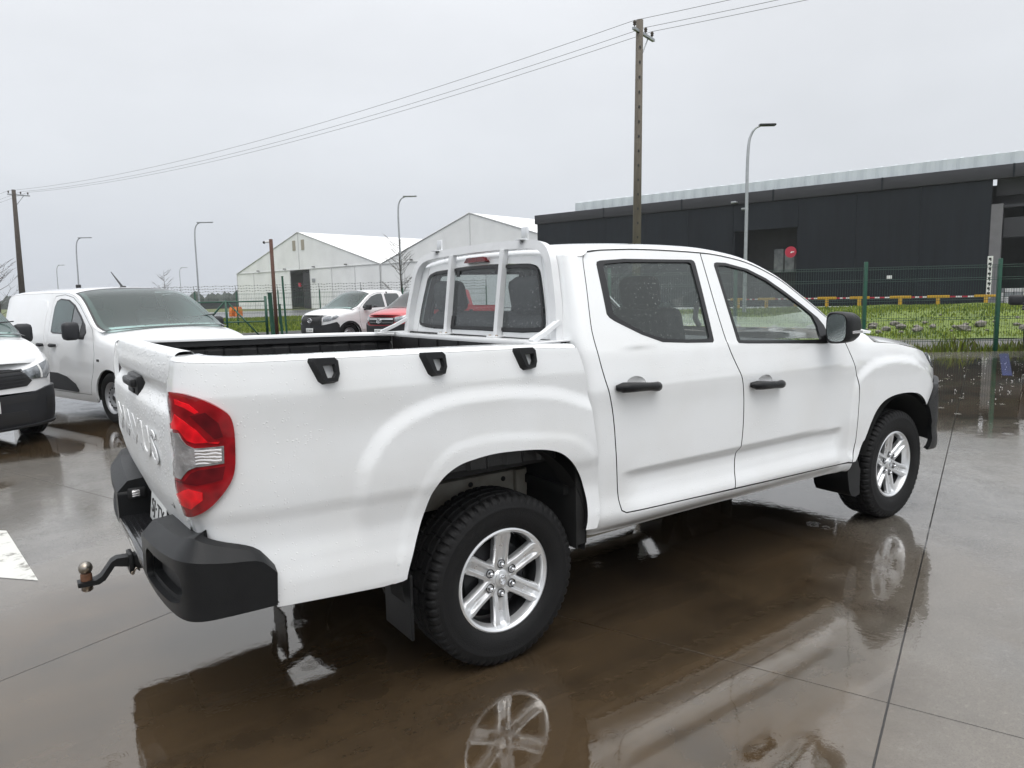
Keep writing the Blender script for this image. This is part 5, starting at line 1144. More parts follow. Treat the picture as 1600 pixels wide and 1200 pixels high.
VAN = dict(name='parked_van', kind='van', paint=M['white_far'], wb=2.785, ra=.375, wk=1.0, hw=.925, sill=.24, bz=.60, x0=-.66, wx=1.66, wend=2.66, ax=2.44, xlead=.16,
    plan=[(-.72, -.70), (-.715, -.80), (-.68, -.875), (-.55, -.912), (0, -.92), (2.4, -.922), (2.9, -.915), (3.2, -.885), (3.42, -.80), (3.56, -.64), (3.64, -.38), (3.67, 0)], xref=(0, -.92),
    prof=([.20, .26, .40, .55, .62, .85, 1.0, 1.12, 1.2, 1.8], [-.05, -.02, 0, .004, 0, .006, .004, -.006, -.022, -.03]), belt=1.2, t1=.20, t2=.12,
    zc=([-.72, -.55, -.3, 0, 1.4, 1.7, 1.95, 2.2, 2.44, 2.56, 2.9], [1.62, 1.685, 1.705, 1.715, 1.71, 1.665, 1.56, 1.40, 1.235, 1.185, 1.17]),
    zr=([-.72, -.6, -.4, -.1, 1.0, 1.5, 1.64, 1.70, 2.66, 2.9], [1.66, 1.745, 1.785, 1.80, 1.80, 1.79, 1.775, 1.755, 1.215, 1.17]),
    zs=([2.3, 2.44, 2.6, 2.9, 3.2, 3.4, 3.6, 3.9], [1.26, 1.225, 1.185, 1.125, 1.05, .985, .925, .90]), hx0=2.46, hx1=3.56, hlead0=.14, hlead1=.25, hcrown=[.03, .06, .03],
    door=[(1.06, .34), (1.06, 1.0), (1.07, 1.60), (1.11, 1.672), (1.4, 1.69), (1.68, 1.648), (1.93, 1.54), (2.17, 1.385), (2.41, 1.22), (2.46, 1.12), (2.47, .9), (2.40, .70), (2.30, .48), (2.27, .34)],
    doorparts=[('window', [(1.15, 1.17), (1.15, 1.52), (1.19, 1.60), (1.30, 1.635), (1.58, 1.615), (1.80, 1.54), (2.03, 1.40), (2.20, 1.27), (2.25, 1.17), (2.20, 1.125), (1.6, 1.145), (1.22, 1.15)], .003, 'seal_gap_shade'),
               ('window_glass', [(1.17, 1.19), (1.17, 1.51), (1.21, 1.58), (1.31, 1.615), (1.57, 1.595), (1.77, 1.525), (1.77, 1.155), (1.25, 1.165)], .006, 'farglass'),
               ('quarter_glass', [(1.80, 1.155), (1.80, 1.51), (2.0, 1.385), (2.10, 1.31), (2.06, 1.15)], .006, 'farglass_dark'),
               ('door_moulding', [(1.06, .37), (1.06, .60), (1.30, .60), (1.60, .56), (1.85, .47), (1.93, .385), (1.90, .36)], .012, 'plastic_far')],
    handles=[(1.25, .985, 0), (.84, .985, 0)],
    sideparts=[('side_moulding', [(.42, .37), (.42, .60), (1.045, .60), (1.045, .37)], .012, 'plastic_far'),
               ('pressed_panel', [(-.42, .95), (.92, .95), (.93, 1.50), (.88, 1.60), (.74, 1.625), (-.2, 1.61), (-.42, 1.50), (-.50, 1.2)], .006, 'white_far'),
               ('indicator', [(2.52, .80), (2.58, .80), (2.58, .83), (2.52, .83)], .006, 'ink')],
    mirror=(2.13, 1.05, 1.20), mirsize=(.20, .15, .24), glassmat='farglass', extra=van_extra)
VAN['sideparts'][1] = ('pressed_panel', VAN['sideparts'][1][1], -.0, 'white_far') if False else VAN['sideparts'][1]

def hil_extra(red):
    def f(root, S, s1):
        def both(n, poly, o, mt, h=.07, d=.02): return [link(n, panel_mesh(n, off(S, o), poly, h=h, depth=d, side=s_), root, M[mt]) for s_ in (-1, 1)]
        both('front_bumper', [(3.47, .38), (3.50, .55), (3.50, .70), (3.58, .80), (3.85, .74), (4.05, .70), (s1, .70), (s1, .38)], .05, 'plastic_far', d=.05)
        both('lower_grille', [(4.05, .48), (s1, .48), (s1, .60), (4.05, .60)], .055, 'ink', d=.003)
        if red: both('grille', [(4.04, .80), (4.10, .74), (s1, .74), (s1, .95), (4.02, .94)], .02, 'ink')
        else: both('grille', [(4.10, .80), (4.14, .66), (s1, .64), (s1, .99), (4.10, .97)], .045, 'ink'); both('grille_surround', [(4.06, .80), (4.12, .62), (s1, .60), (s1, .63), (4.15, .65), (4.11, .80), (4.11, .965), (s1, .985), (s1, 1.01), (4.07, .99)], .05, 'plastic_far')
        if red:
            for z in (.79, .88): both('grille_bar', [(4.06, z), (s1, z), (s1, z+.022), (4.06, z+.022)], .03, 'chrome', d=.01)
        both('headlight', [(3.50, .97), (3.60, .90), (3.80, .84), (4.02, .82), (4.02, .95), (3.80, .985), (3.58, 1.02)], .012, 'headlamp')
        xg = S(np.array([s1]), np.array([.85]))[0][0]+.052
        MB().tube([(xg, .10*math.cos(a), .85+.068*math.sin(a)) for a in np.linspace(0, 2*math.pi, 25)], .010, 6).tube([(xg, .045*math.cos(a), .865+.05*math.sin(a)) for a in np.linspace(0, 2*math.pi, 25)], .008, 6).tube([(xg, .095*math.cos(a), .88+.026*math.sin(a)) for a in np.linspace(0, 2*math.pi, 25)], .008, 6).build('emblem', M['chrome'], root)
        nose_plate(root, xg+.02, 0, .54, 'JY·KR', .36, .13)
    return f
HIL = dict(name='parked_pickup', kind='pickup', paint=M['white_far'], wb=3.085, ra=.42, wk=1.12, hw=.90, sill=.40, bz=.66, x0=.55, wx=2.02, wend=2.92, ax=2.70, xlead=.14,
    plan=[(-1.22, -.70), (-1.21, -.80), (-1.15, -.865), (-1.0, -.89), (0, -.90), (2.6, -.905), (3.1, -.90), (3.45, -.875), (3.68, -.79), (3.82, -.62), (3.90, -.36), (3.93, 0)], xref=(0, -.90),
    prof=([.34, .42, .55, .70, .85, 1.0, 1.12, 1.2, 1.9], [-.05, -.02, 0, 0, .01, .006, 0, -.02, -.03]), belt=1.22, t1=.30, t2=.1,
    zc=([.5, .62, .8, 1.2, 1.75, 2.05, 2.3, 2.5, 2.7, 2.95], [1.70, 1.735, 1.75, 1.75, 1.72, 1.64, 1.49, 1.36, 1.245, 1.17]),
    zr=([.5, .56, .65, .8, 1.4, 1.9, 2.02, 2.08, 2.92, 3.1], [1.72, 1.775, 1.80, 1.81, 1.815, 1.80, 1.785, 1.765, 1.205, 1.15]),
    zs=([2.5, 2.7, 2.9, 3.2, 3.5, 3.7, 3.9, 4.1], [1.28, 1.235, 1.19, 1.15, 1.09, 1.045, 1.0, .98]), hx0=2.72, hx1=3.78, hlead0=.12, hlead1=.24, hcrown=[.02, .06, .03],
    door=[(1.52, .50), (1.50, 1.0), (1.44, 1.25), (1.44, 1.70), (1.48, 1.725), (1.75, 1.70), (2.04, 1.62), (2.29, 1.47), (2.48, 1.345), (2.62, 1.24), (2.66, 1.1), (2.66, .8), (2.58, .50)],
    doorparts=[('window', [(1.50, 1.24), (1.50, 1.66), (1.54, 1.685), (1.74, 1.665), (2.02, 1.585), (2.26, 1.44), (2.44, 1.315), (2.50, 1.235), (2.48, 1.21), (1.54, 1.225)], .004, 'farglass_dark')],
    handles=[(1.66, 1.05, 0), (.72, 1.07, 0)],
    sideparts=[('rear_window', [(.70, 1.30), (.74, 1.62), (.80, 1.68), (1.36, 1.68), (1.40, 1.64), (1.40, 1.245), (.95, 1.25), (.80, 1.27)], .004, 'farglass_dark'),
               ('wheel_flare', circ_pts(3.085, .33, .425, 175, 20, 14) + circ_pts(3.085, .33, .49, 20, 175, 14), .02, 'plastic_far')],
    mirror=(2.40, 1.06, 1.24), mirsize=(.24, .13, .19), glassmat='farglass', extra=hil_extra(False))
vehicle(VAN, 'white panel van parked side-on behind the pickup tailgate, aerial on its roof', 'van', (-.655, 10.164, 0), -1.242, 'white panel vans parked side by side')
vehicle(dict(VAN), 'white panel van cut by the left edge of the photo, black front bumper towards us', 'van', (-3.163, 9.524, 0), -1.239, 'white panel vans parked side by side')
H2 = dict(HIL); H2['sideparts'] = HIL['sideparts'] if False else HIL['sideparts']
vehicle(HIL, 'white double-cab pickup parked far off beside the red pickup', 'pickup truck', (10.134, 20.681, 0), -2.836, 'pickups parked across the yard')
HR = dict(HIL); HR['paint'] = M['red_far']; HR['extra'] = hil_extra(True)
vehicle(HR, 'red pickup with black grille parked far off, half hidden by the headboard rack', 'pickup truck', (11.183, 17.898, 0), -2.801, 'pickups parked across the yard')
# ------------------------------------------------------------------ surroundings
def cam_at(px, py, depth):
    d = Fw + Rr*((px-800)/1113.47) - Ur*((py-600)/1113.47); return Vector(CAM) + d*depth
M['green'] = pm('green_fence_paint', (.012, .085, .05), .4, var=.25, vs=6)
M['wire'] = pm('green_wire', (.008, .045, .028), .4)
M['barb'] = pm('dull_wire', (.11, .12, .12), .5, metal=.3)
M['tent'] = pm('white_tent_fabric', (.86, .87, .87), .55, var=.13, vs=.35)
M['tentroof'] = pm('white_tent_roof', (.86, .86, .85), .45, var=.05, vs=.6)
M['tentframe'] = pm('grey_tent_frame', (.58, .59, .59), .5)
M['darkdoor'] = pm('dark_opening', (.03, .03, .033), .7, var=.3, vs=2)
M['galv'] = pm('galvanised_steel', (.36, .38, .40), .4, metal=.4, var=.2, vs=6)
M['wood'] = pm('weathered_concrete_pole', (.15, .13, .105), .85, var=.4, vs=5, bump=.4, bs=30, stretch=(1, 1, .2))
M['darkwood'] = pm('dark_wood_pole', (.075, .06, .048), .85, var=.4, vs=5, bump=.4, bs=30)
M['yellow'] = pm('yellow_paint', (.55, .32, .015), .45, var=.2, vs=10)
M['orange'] = pm('orange_plastic', (.65, .17, .02), .5)
M['rock'] = pm('grey_rock', (.22, .20, .18), .85, var=.5, vs=9, bump=.6, bs=20)
M['bark'] = pm('bare_bark', (.07, .058, .05), .9, var=.3, vs=20)
M['shedroof'] = pm('pale_metal_roof', (.55, .60, .63), .42, metal=.2, var=.12, vs=.8)
M['fascia'] = pm('grey_fascia', (.045, .045, .052), .6, spec=.25, var=.15, vs=.5)
M['colgrey'] = pm('column_grey', (.17, .165, .18), .6, var=.2, vs=2)
M['redsign'] = pm('red_sign', (.45, .02, .05), .4); M['signwhite'] = pm('sign_white', (.75, .75, .75), .5)
M['rustpole'] = pm('rust_brown_pole', (.09, .035, .02), .7, var=.3, vs=8)
M['copper'] = pm('power_cable', (.11, .115, .12), .5)
# dark wall cladding, each sheet a little different
m, t, b, N = nt('black_cladding'); lk = t.links.new; b.inputs['Roughness'].default_value = .6; b.inputs['Specular IOR Level'].default_value = .2
oi = N('ShaderNodeObjectInfo'); mr_ = N('ShaderNodeMapRange'); lk(oi.outputs['Random'], mr_.inputs[0]); mr_.inputs['To Min'].default_value = .88; mr_.inputs['To Max'].default_value = 1.12
co = N('ShaderNodeTexCoord'); mp2 = N('ShaderNodeMapping'); mp2.inputs['Scale'].default_value = (1.2, 1.2, .12); lk(co.outputs['Object'], mp2.inputs[0]); no = N('ShaderNodeTexNoise'); no.inputs['Scale'].default_value = 2; no.inputs['Detail'].default_value = 6; lk(mp2.outputs[0], no.inputs[0])
mr2 = N('ShaderNodeMapRange'); mr2.inputs['From Min'].default_value = .3; mr2.inputs['From Max'].default_value = .7; mr2.inputs['To Min'].default_value = .8; mr2.inputs['To Max'].default_value = 1.2; lk(no.outputs[0], mr2.inputs[0])
mu = N('ShaderNodeMath', operation='MULTIPLY'); lk(mr_.outputs[0], mu.inputs[0]); lk(mr2.outputs[0], mu.inputs[1]); sc = N('ShaderNodeVectorMath', operation='SCALE'); sc.inputs[0].default_value = (.0105, .0135, .0185); lk(mu.outputs[0], sc.inputs['Scale']); lk(sc.outputs[0], b.inputs['Base Color'])
M['clad'] = m

# dark warehouse: local frame with x along the front (left to right as seen), y into the building
A_ = cam_at(840, 352, 66); B_ = cam_at(1552, 282, 44); A_.z = B_.z = 0
ex = (B_-A_).normalized(); ey = Vector((-ex.y, ex.x, 0))
if ey.dot(Fw) < 0: ey = -ey
Lw = (B_-A_).length; rzw = math.atan2(ex.y, ex.x)
wh = thing('warehouse', 'long black clad warehouse with pale metal roof band behind the right-hand fence', 'warehouse', A_, rzw)
sgn = 1 if abs((Matrix.Rotation(rzw, 3, 'Z') @ Vector((0, 1, 0))).dot(ey)-1) < .01 else -1
def wx(px, py=400):
    """distance along the front where the picture column px meets it"""
    d = Fw + Rr*((px-800)/1113.47) - Ur*((py-600)/1113.47); n = ey; k = (A_-Vector(CAM)).dot(n)/d.dot(n); q = Vector(CAM)+d*k; return (q-A_).dot(ex), q.z
HT = 7.9
d0, dz1 = wx(1146, 362); d1, _ = wx(1247, 362); _, dzb = wx(1200, 380)
pw = 3.4; edges = [0]
x = 0
cuts = sorted(set([0] + [round(d0, 2), round(d1, 2), round(Lw, 2)])); seams = []
for a, b2 in zip(cuts[:-1], cuts[1:]):
    k = max(1, round((b2-a)/pw)); seams += [(a+(b2-a)*i/k, a+(b2-a)*(i+1)/k, a) for i in range(k)]
for a, b2, s0_ in seams:
    z0 = dz1 if s0_ == round(d0, 2) else 0
    p = MB().box(((a+b2)/2, 0, (z0+HT)/2), (b2-a-.012, .12, HT-z0), bev=.004).build('cladding_panel', M['clad'], wh)
MB().box((Lw/2, sgn*.5, HT/2+.0), (Lw, .1, HT)).build('inner_wall', M['ink'], wh) if False else None
MB().box((Lw/2-6, sgn*14, HT/2), (Lw+6, .2, HT)).build('rear_wall', M['clad'], wh)
MB().box((.1, sgn*7, HT/2), (.2, 13.8, HT)).build('side_wall', M['clad'], wh)
XR = Lw+30
MB().box((XR/2, sgn*.06, HT+.42), (XR+.4, .5, .80), bev=.02).build('fascia', M['fascia'], wh, 30)
for k in range(1, 9): MB().box((XR*k/9, sgn*-.20, HT+.42), (.10, .06, .82)).build('fascia_joint', M['clad'], wh)
rx0, _ = wx(893, 325)
rows = []; n_r = 260
for i in range(n_r+1):
    xx = rx0 + (XR-rx0)*i/n_r; o_ = .10 if i % 4 in (1, 2) else 0
    rows.append([(xx, sgn*(.55-o_), HT+.80), (xx, sgn*(.62-o_), HT+1.62), (xx, sgn*(1.1-o_*.2), HT+1.70+.06*(i % 4 == 1)), (xx, sgn*14, HT+2.6)])
link('roof_sheet', grid_mesh('roof_sheet', np.array(rows), smooth=False), wh, M['shedroof'])
MB().box((rx0/2, sgn*7, HT+.30), (rx0, 13.5, .3)).build('flat_roof', M['fascia'], wh)
# the loading door and what shows in it
MB().box(((d0+d1)/2, sgn*2.5, dz1/2), (d1-d0+1.5, .1, dz1+.6)).build('door_recess', M['darkdoor'], wh)
MB().box((d0+.05, sgn*1.25, dz1/2), (.1, 2.4, dz1)).box((d1-.05, sgn*1.25, dz1/2), (.1, 2.4, dz1)).build('door_reveal', M['clad'], wh)
w0, _ = wx(1192, 400); w1, zt_w = wx(1245, 385); _, zb_w = wx(1220, 424)
M['dimglass'] = pm('dim_shop_glass', (.05, .06, .055), .08, coat=1, var=.8, vs=1.5, col2=(.20, .22, .20))
fr_w = MB().box(((w0+w1)/2, sgn*2.3, (zt_w+zb_w)/2), (w1-w0, .06, zt_w-zb_w)).build('office_window', M['dimglass'], wh)
for k in range(4): MB().box((w0+(w1-w0)*k/3, sgn*2.24, (zt_w+zb_w)/2), (.08, .05, zt_w-zb_w)).build('window_frame', M['ink'], fr_w)
rs, rz_ = wx(1238, 394)
o = MB().lathe([(.0005, -.03), (.40, -.03), (.40, .03), (.0005, .03)], 28, 'Y', c=(rs, sgn*-.35, rz_)).build('round_sign', M['redsign'], wh, 40); MB().box((rs+.14, sgn*-.40, rz_), (.22, .03, .07)).box((rs+.05, sgn*-.40, rz_-.05), (.12, .03, .05)).build('sign_mark', M['signwhite'], o)
for px_, py_ in ((1150, 317), (1166, 327)):
    lx, lz = wx(px_, py_); MB().box((lx, sgn*-.30, lz), (.42, .45, .16), bev=.04).build('wall_light', M['galv'], wh, 40)
lx, lz = wx(1390, 433); MB().box((lx, sgn*-.09, lz), (.30, .04, .22)).build('wall_notice', M['signwhite'], wh)
# right end: open bay with a column, beams, floor stacks
c0 = Lw+.35
MB().prism([(c0-.35, 0), (c0+.25, 0), (c0+.25, 6.4), (c0-.35, 6.4)], sgn*-.1, sgn*.5).build('column', M['colgrey'], wh)
MB().box((c0+12, sgn*1.6, 6.75), (24, .5, .7)).box((c0+12, sgn*.7, 7.5), (24.4, .2, 1.1)).box((c0+12, sgn*.25, 6.25), (24, .4, .16)).box((c0+12, sgn*.3, 4.95), (23.4, .3, 1.2)).build('beam', M['fascia'], wh)
MB().box((c0+6, sgn*8, 4.2), (40, .2, 8.4)).build('bay_back_wall', M['darkdoor'], wh)
for z_ in (1.8, 2.5, 3.1, 3.7): MB().box((c0+12, sgn*7.5, z_), (22, .3, .14)).build('rack_beam', M['fascia'], wh)
for i, (px_, py_, d_, w_, h_) in enumerate(((1567, 452, 1.5, .9, 1.25), (1583, 452, 2.0, 1.0, 1.3), (1600, 452, 2.0, 1.2, 1.3))):
    lx, _ = wx(px_, py_); q = A_ + ex*(lx+.4*i) + ey*d_
    st_ = thing('goods_stack', ['narrow pallet stack of white boxes beside the warehouse column', 'middle pallet stack of white boxes inside the open warehouse bay', 'pallet stack of white boxes at the right edge inside the bay'][i], 'pallet', (q.x, q.y, 0), rzw, 'white goods stacked inside the warehouse')
    MB().box((0, 0, .07), (w_, 1, .14)).build('pallet', M['darkwood'], st_)
    for r_ in range(4):
        for c_i in range(2): MB().box(((c_i-.5)*w_*.5, 0, .28+.27*r_), (w_*.46, .95, .24), bev=.02).build('box', M['signwhite'] if (r_+c_i+i) % 3 else M['galv'], st_)
# white kerb at the wall foot
kb = MB().box((Lw/2+10, sgn*-1.2, .10), (Lw+40, .25, .22), bev=.02); o = kb.build('kerb', M['signwhite']); o.location = A_; o.rotation_euler = (0, 0, rzw); tag(o, kind='structure')
o = MB().box((Lw/2+12, sgn*5.5, -.01), (Lw+40, 14, .04)).build('warehouse_apron', M['asphalt']); o.location = A_; o.rotation_euler = (0, 0, rzw); tag(o, kind='structure')

# crash barrier: yellow posts with a red and white rail
tb = [(1292, 464.5), (1343, 464.5), (1407, 464.5), (1466, 464), (1541, 464)]
base = A_ - ey*5.0
def bx_(px, py):
    d = Fw + Rr*((px-800)/1113.47) - Ur*((py-600)/1113.47); k = (base-Vector(CAM)).dot(ey)/d.dot(ey); return (Vector(CAM)+d*k-base).dot(ex)
bar = thing('crash_barrier', 'yellow T-post barrier with red and white rail in front of the black warehouse', 'barrier', base, rzw)
xb = [bx_(*p) for p in tb]; xb = [xb[0]-(xb[1]-xb[0])*k for k in (4, 3, 2, 1)] + xb
for x_ in xb:
    MB().box((x_, 0, .40), (.20, .16, .85), bev=.02).box((x_, 0, .84), (1.15, .16, .16), bev=.02).build('barrier_post', M['yellow'], bar, 40)
for a, b2 in zip(xb[:-1], xb[1:]):
    n_ = 4; l0, l1 = a+.6, b2-.6
    for k in range(n_): MB().box((l0+(l1-l0)*(k+.5)/n_, 0, .83), ((l1-l0)/n_*.98, .07, .08)).build('rail', [M['redsign'], M['signwhite']][k % 2], bar)
# vertical sign by the column
dd_ = Fw + Rr*((1546-800)/1113.47) - Ur*((430-600)/1113.47); kk_ = (A_-ey*4.4-Vector(CAM)).dot(ey)/dd_.dot(ey); q = Vector(CAM)+dd_*kk_; q.z = 0
vs_ = thing('vertical_sign', 'tall narrow white sign with dark lettering beside the warehouse column', 'sign', q, rzw)
MB().box((0, 0, 1.9), (.26, .06, 2.4), bev=.01).build('sign_board', M['signwhite'], vs_); MB().box((0, 0, .4), (.08, .08, .85)).build('sign_post', M['galv'], vs_)
for k in range(8): MB().box((.01*(k % 3-1), sgn*-.035, 2.95-.28*k), (.12+.03*(k % 2), .012, .12)).box((.03, sgn*-.036, 2.90-.28*k), (.05, .012, .16)).build('sign_mark', M['ink'], vs_)

# ---- mesh fences
def fence_run(p0, p1, label, nb, h=2.0, base_z=-.01, wires=True, barb=False, spacing=.055, wr=.0042, group=None, bars=(.25, .75, 1.2, 1.65, 1.93)):
    d = (p1-p0); Ln = d.length; rz = math.atan2(d.y, d.x)
    f = thing('mesh_fence', label, 'fence', p0, rz, group); bl_ = Ln/nb
    for k in range(nb+1):
        MB().box((bl_*k, 0, h/2+.06+base_z), (.075, .06, h+.12), bev=.006).build('fence_post', M['green'], f, 40)
    w = MB(); nw = int(bl_/spacing); r = wr
    for i in range(1, nw):
        x_ = bl_*i/nw; w.add([(x_-r, 0, .04), (x_+r, .003, .04), (x_+r, .003, h-.02), (x_-r, 0, h-.02), (x_, -.005, .04), (x_, -.005, h-.02)], [(0, 1, 2, 3), (1, 4, 5, 2), (4, 0, 3, 5)])
    for z_ in bars: w.tube([(0, 0, z_), (bl_, 0, z_)], .006, 4, cap=False).tube([(0, -.03, z_+.05), (bl_, -.03, z_+.05)], .005, 4, cap=False)
    me = w.mesh('mesh_panel'); me.materials.append(M['wire'])
    for k in range(nb): o = link('mesh_panel', me, f); o.location = (bl_*k, 0, base_z)
    if barb:
        bw = MB()
        for z_ in (h+.12, h+.28, h+.44):
            pts = [(Ln*i/120, -.25*(z_-h), z_+.02*math.sin(i*1.7)) for i in range(121)]; bw.tube(pts, .007, 4, cap=False)
            for i in range(0, 120): c = pts[i]; bw.box(c, (.05, .012, .05), rz=i)
        for k in range(nb+1): bw.tube([(bl_*k, 0, h), (bl_*k, -.12, h+.48)], .018, 5)
        bw.build('barbed_wire', M['barb'], f)
    return f
fence_run(F0+fence_e*8.85, F0-fence_e*8.85, 'green welded mesh fence along the right side of the wet yard', 6)
fl0, fl1 = cam_at(240, 470, 44), cam_at(760, 470, 44); fl0.z = fl1.z = 0
fence_run(fl0, fl1, 'distant green mesh fence topped with barbed wire in front of the white tents', 8, barb=True, spacing=.10)

# weeds along the near fence, grass beyond
def grass(name, n, area_fn, hmin, hmax, cols, seed, wmul=1.0):
    r_ = np.random.RandomState(seed); v = []; f = []; ci = []
    for i in range(n):
        x, y, z, k = area_fn(r_); h = r_.uniform(hmin, hmax)*k; a = r_.uniform(0, 6.28); w = r_.uniform(.012, .03)*wmul; le = r_.uniform(-.5, .5)*h; lb = r_.uniform(0, 6.28)
        dx, dy = math.cos(a)*w, math.sin(a)*w; b0 = len(v)
        v += [(x-dx, y-dy, z), (x+dx, y+dy, z), (x+dx*.6+math.cos(lb)*le*.4, y+dy*.6+math.sin(lb)*le*.4, z+h*.6), (x+math.cos(lb)*le, y+math.sin(lb)*le, z+h)]
        f += [(b0, b0+1, b0+2), (b0, b0+2, b0+3)]; ci += [i % len(cols)]*2
    me = bpy.data.meshes.new(name); me.from_pydata(v, [], f); o = link(name, me)
    for c in cols: me.materials.append(c)
    me.polygons.foreach_set('material_index', ci); tag(o, kind='stuff'); return o
gcol = [pm('grass_%s' % n, c, .8, spec=.2) for n, c in (('bright', (.19, .235, .03)), ('mid', (.14, .19, .028)), ('dry', (.15, .155, .05)), ('dark', (.08, .125, .024)))]
def bank_z(n): return .02 + .50*float(sst((n-7)/6.))
def a_bank(r_):
    n = r_.uniform(4.6, 22); e = r_.uniform(-22, 12); p = F0+fence_e*e+fence_n*n; return p.x, p.y, bank_z(n)-.05, (1 if n > 10 or n < 6.5 else .8)
gb = MB(); ns = np.linspace(4.0, 24, 30); es = np.linspace(-24, 14, 40)
rows = [[tuple(F0+fence_e*e+fence_n*n+Vector((0, 0, bank_z(n)+.05*math.sin(e*1.3+n)-.05))) for e in es] for n in ns]
o = link('grass_bank', grid_mesh('grass_bank', np.array(rows)), None, pm('bank_turf', (.145, .20, .024), .9, var=.5, vs=1.0, col2=(.085, .12, .025), bump=.5, bs=10)); tag(o, kind='structure')
grass('grass', 26000, a_bank, .05, .14, gcol[:2]+gcol[:1]+gcol[3:], 3, 1.5)
def a_weed(r_):
    n = abs(r_.normal(0, .22))+.02; e = r_.uniform(-9, 10); k = .5+1.1*abs(math.sin(e*2.1)*math.sin(e*.7+1)); p = F0+fence_e*e+fence_n*(n-.05); return p.x, p.y, -.02, k
grass('weeds', 4200, a_weed, .08, .32, [gcol[2], gcol[0], gcol[1]], 4, .7)
def a_far(r_):
    y = r_.uniform(33.5, 62); x = r_.uniform(-2, 20)+(y-33)*.25; return x, y, -.06, 1
grass('meadow_grass', 26000, a_far, .10, .22, [gcol[1], gcol[0], gcol[3], gcol[1]], 5, 2.2)
# row of broken stones
for k in range(70):
    r_ = rng; e = -8+12.5*k/70+r_.uniform(-.2, .2); n = 8.0+r_.gauss(0, .75); p = F0+fence_e*e+fence_n*n; s_ = r_.choice((.06, .08, .1, .13, .17, .24))
    bm = bmesh.new(); bmesh.ops.create_icosphere(bm, subdivisions=1, radius=s_)
    for v in bm.verts: v.co = Vector((v.co.x*r_.uniform(.8, 1.5), v.co.y*r_.uniform(.7, 1.2), v.co.z*r_.uniform(.5, .8)))
    me = bpy.data.meshes.new('stone'); bm.to_mesh(me); bm.free(); o = link('stone', me, None, M['rock']); o.location = (p.x, p.y, bank_z(n)+s_*.2); o.rotation_euler = (0, 0, r_.uniform(0, 6))
    tag(o, 'broken grey stone lying in the row along the grass bank behind the fence', 'stone', 'broken stones along the grass bank')

# ---- white tents
def tent(peak, w, eave, ridge, length, label, door=None, vents=True, nlow=7):
    g = Vector((-.22, .97, 0)).normalized(); ax = Vector((g.y, -g.x, 0)); rz = math.atan2(ax.y, ax.x)
    t_ = thing('storage_tent', label, 'tent', peak, rz)          # local x runs back along the ridge, y towards the far eave
    h = w/2
    def quad(name, pts, mat, par=t_): return MB().add(pts, [tuple(range(len(pts)))]).build(name, mat, par)
    MB().prism([(-h, eave), (h, eave), (0, ridge)], 0, .08, 'X').build('gable', M['tent'], t_)
    ys = np.linspace(-h, h, nlow+1)
    for a, b2 in zip(ys[:-1], ys[1:]):
        if door and a < door[0]+.3 and b2 > door[0]+.3: continue
        MB().box((.04, (a+b2)/2, eave/2-.02), (.08, b2-a-.06, eave-.06)).build('wall_panel', M['tent'], t_)
    for y_ in ys: MB().box((-.02, y_, eave/2), (.14, .10, eave)).build('frame_post', M['tentframe'], t_)
    MB().box((-.03, 0, eave), (.14, w, .12)).build('frame_beam', M['tentframe'], t_); MB().box((-.03, 0, (eave+ridge)/2), (.12, .10, ridge-eave)).build('frame_post', M['tentframe'], t_)
    nb = int(length/5)
    for k in range(nb):
        x0, x1 = length*k/nb, length*(k+1)/nb-.04
        for s_ in (-1, 1):
            v = [(x0, s_*(h+.15), eave-.03), (x1, s_*(h+.15), eave-.03), (x1, 0, ridge+.06), (x0, 0, ridge+.06)]; v += [(a, b2, c-.05) for a, b2, c in v]
            sag = [((x0+x1)/2, s_*h/2, (eave+ridge)/2-.10)]
            MB().add(v, [(0, 1, 2, 3), (4, 7, 6, 5), (0, 4, 5, 1), (1, 5, 6, 2), (2, 6, 7, 3), (3, 7, 4, 0)]).build('roof_panel', M['tentroof'], t_)
            MB().box(((x0+x1)/2, s_*h, eave/2), (x1-x0, .06, eave)).build('side_panel', M['tent'], t_)
    for s_ in (-1, 1):
        MB().tube([(-.06, s_*(h+.1), eave), (-.06, 0, ridge+.08)], .07, 6).build('gable_edge', M['tentframe'], t_)
    if vents:
        for y_ in (-1.3, 1.3): MB().box((-.03, y_, eave+(ridge-eave)*.66), (.08, .85, 1.6)).build('vent', pm('louvre_vent', (.33, .30, .24), .7) if y_ < 0 else M['vent'], t_) if 'vent' in M else None
    if door:
        MB().box((.3, door[0], door[1]/2), (.1, door[2], door[1])).build('doorway', M['darkdoor'], t_)
        MB().box((-.10, door[0]-door[2]*.28, door[1]*.74), (.05, .8, .55)).build('door_notice', M['galv'], t_); MB().box((-.2, door[0]+door[2]*.56, door[1]*.64), (.2, .5, .6)).build('door_sign', M['redsign'], t_)
    for y_ in np.linspace(-h*.62, h*.62, 4): MB().box((-.25, y_, eave+.25), (.35, .30, .14)).build('flood_light', M['ink'], t_)
    return t_
M['vent'] = pm('louvre_vent', (.33, .30, .24), .7)
KT = 1.4; zt = lambda z: 1.55+(z-1.55)*KT
pk1 = cam_at(465, 364, 82*KT); pk1.z = 0; g_ = Vector((-.22, .97, 0)).normalized()
tent(pk1, 30*KT, zt(4.95), zt(9.15), 40*KT, 'large white gabled storage tent with dark doorway and two small vents', door=(-1.9*KT, zt(4.75), 3.3*KT))
R1 = pk1 - g_*15.2*KT; pk2 = R1 - g_*13*KT
tent(pk2, 26*KT, zt(4.9), zt(8.75), 40*KT, 'white gabled storage tent rising behind the pickup cab, beside the other tent', vents=False)

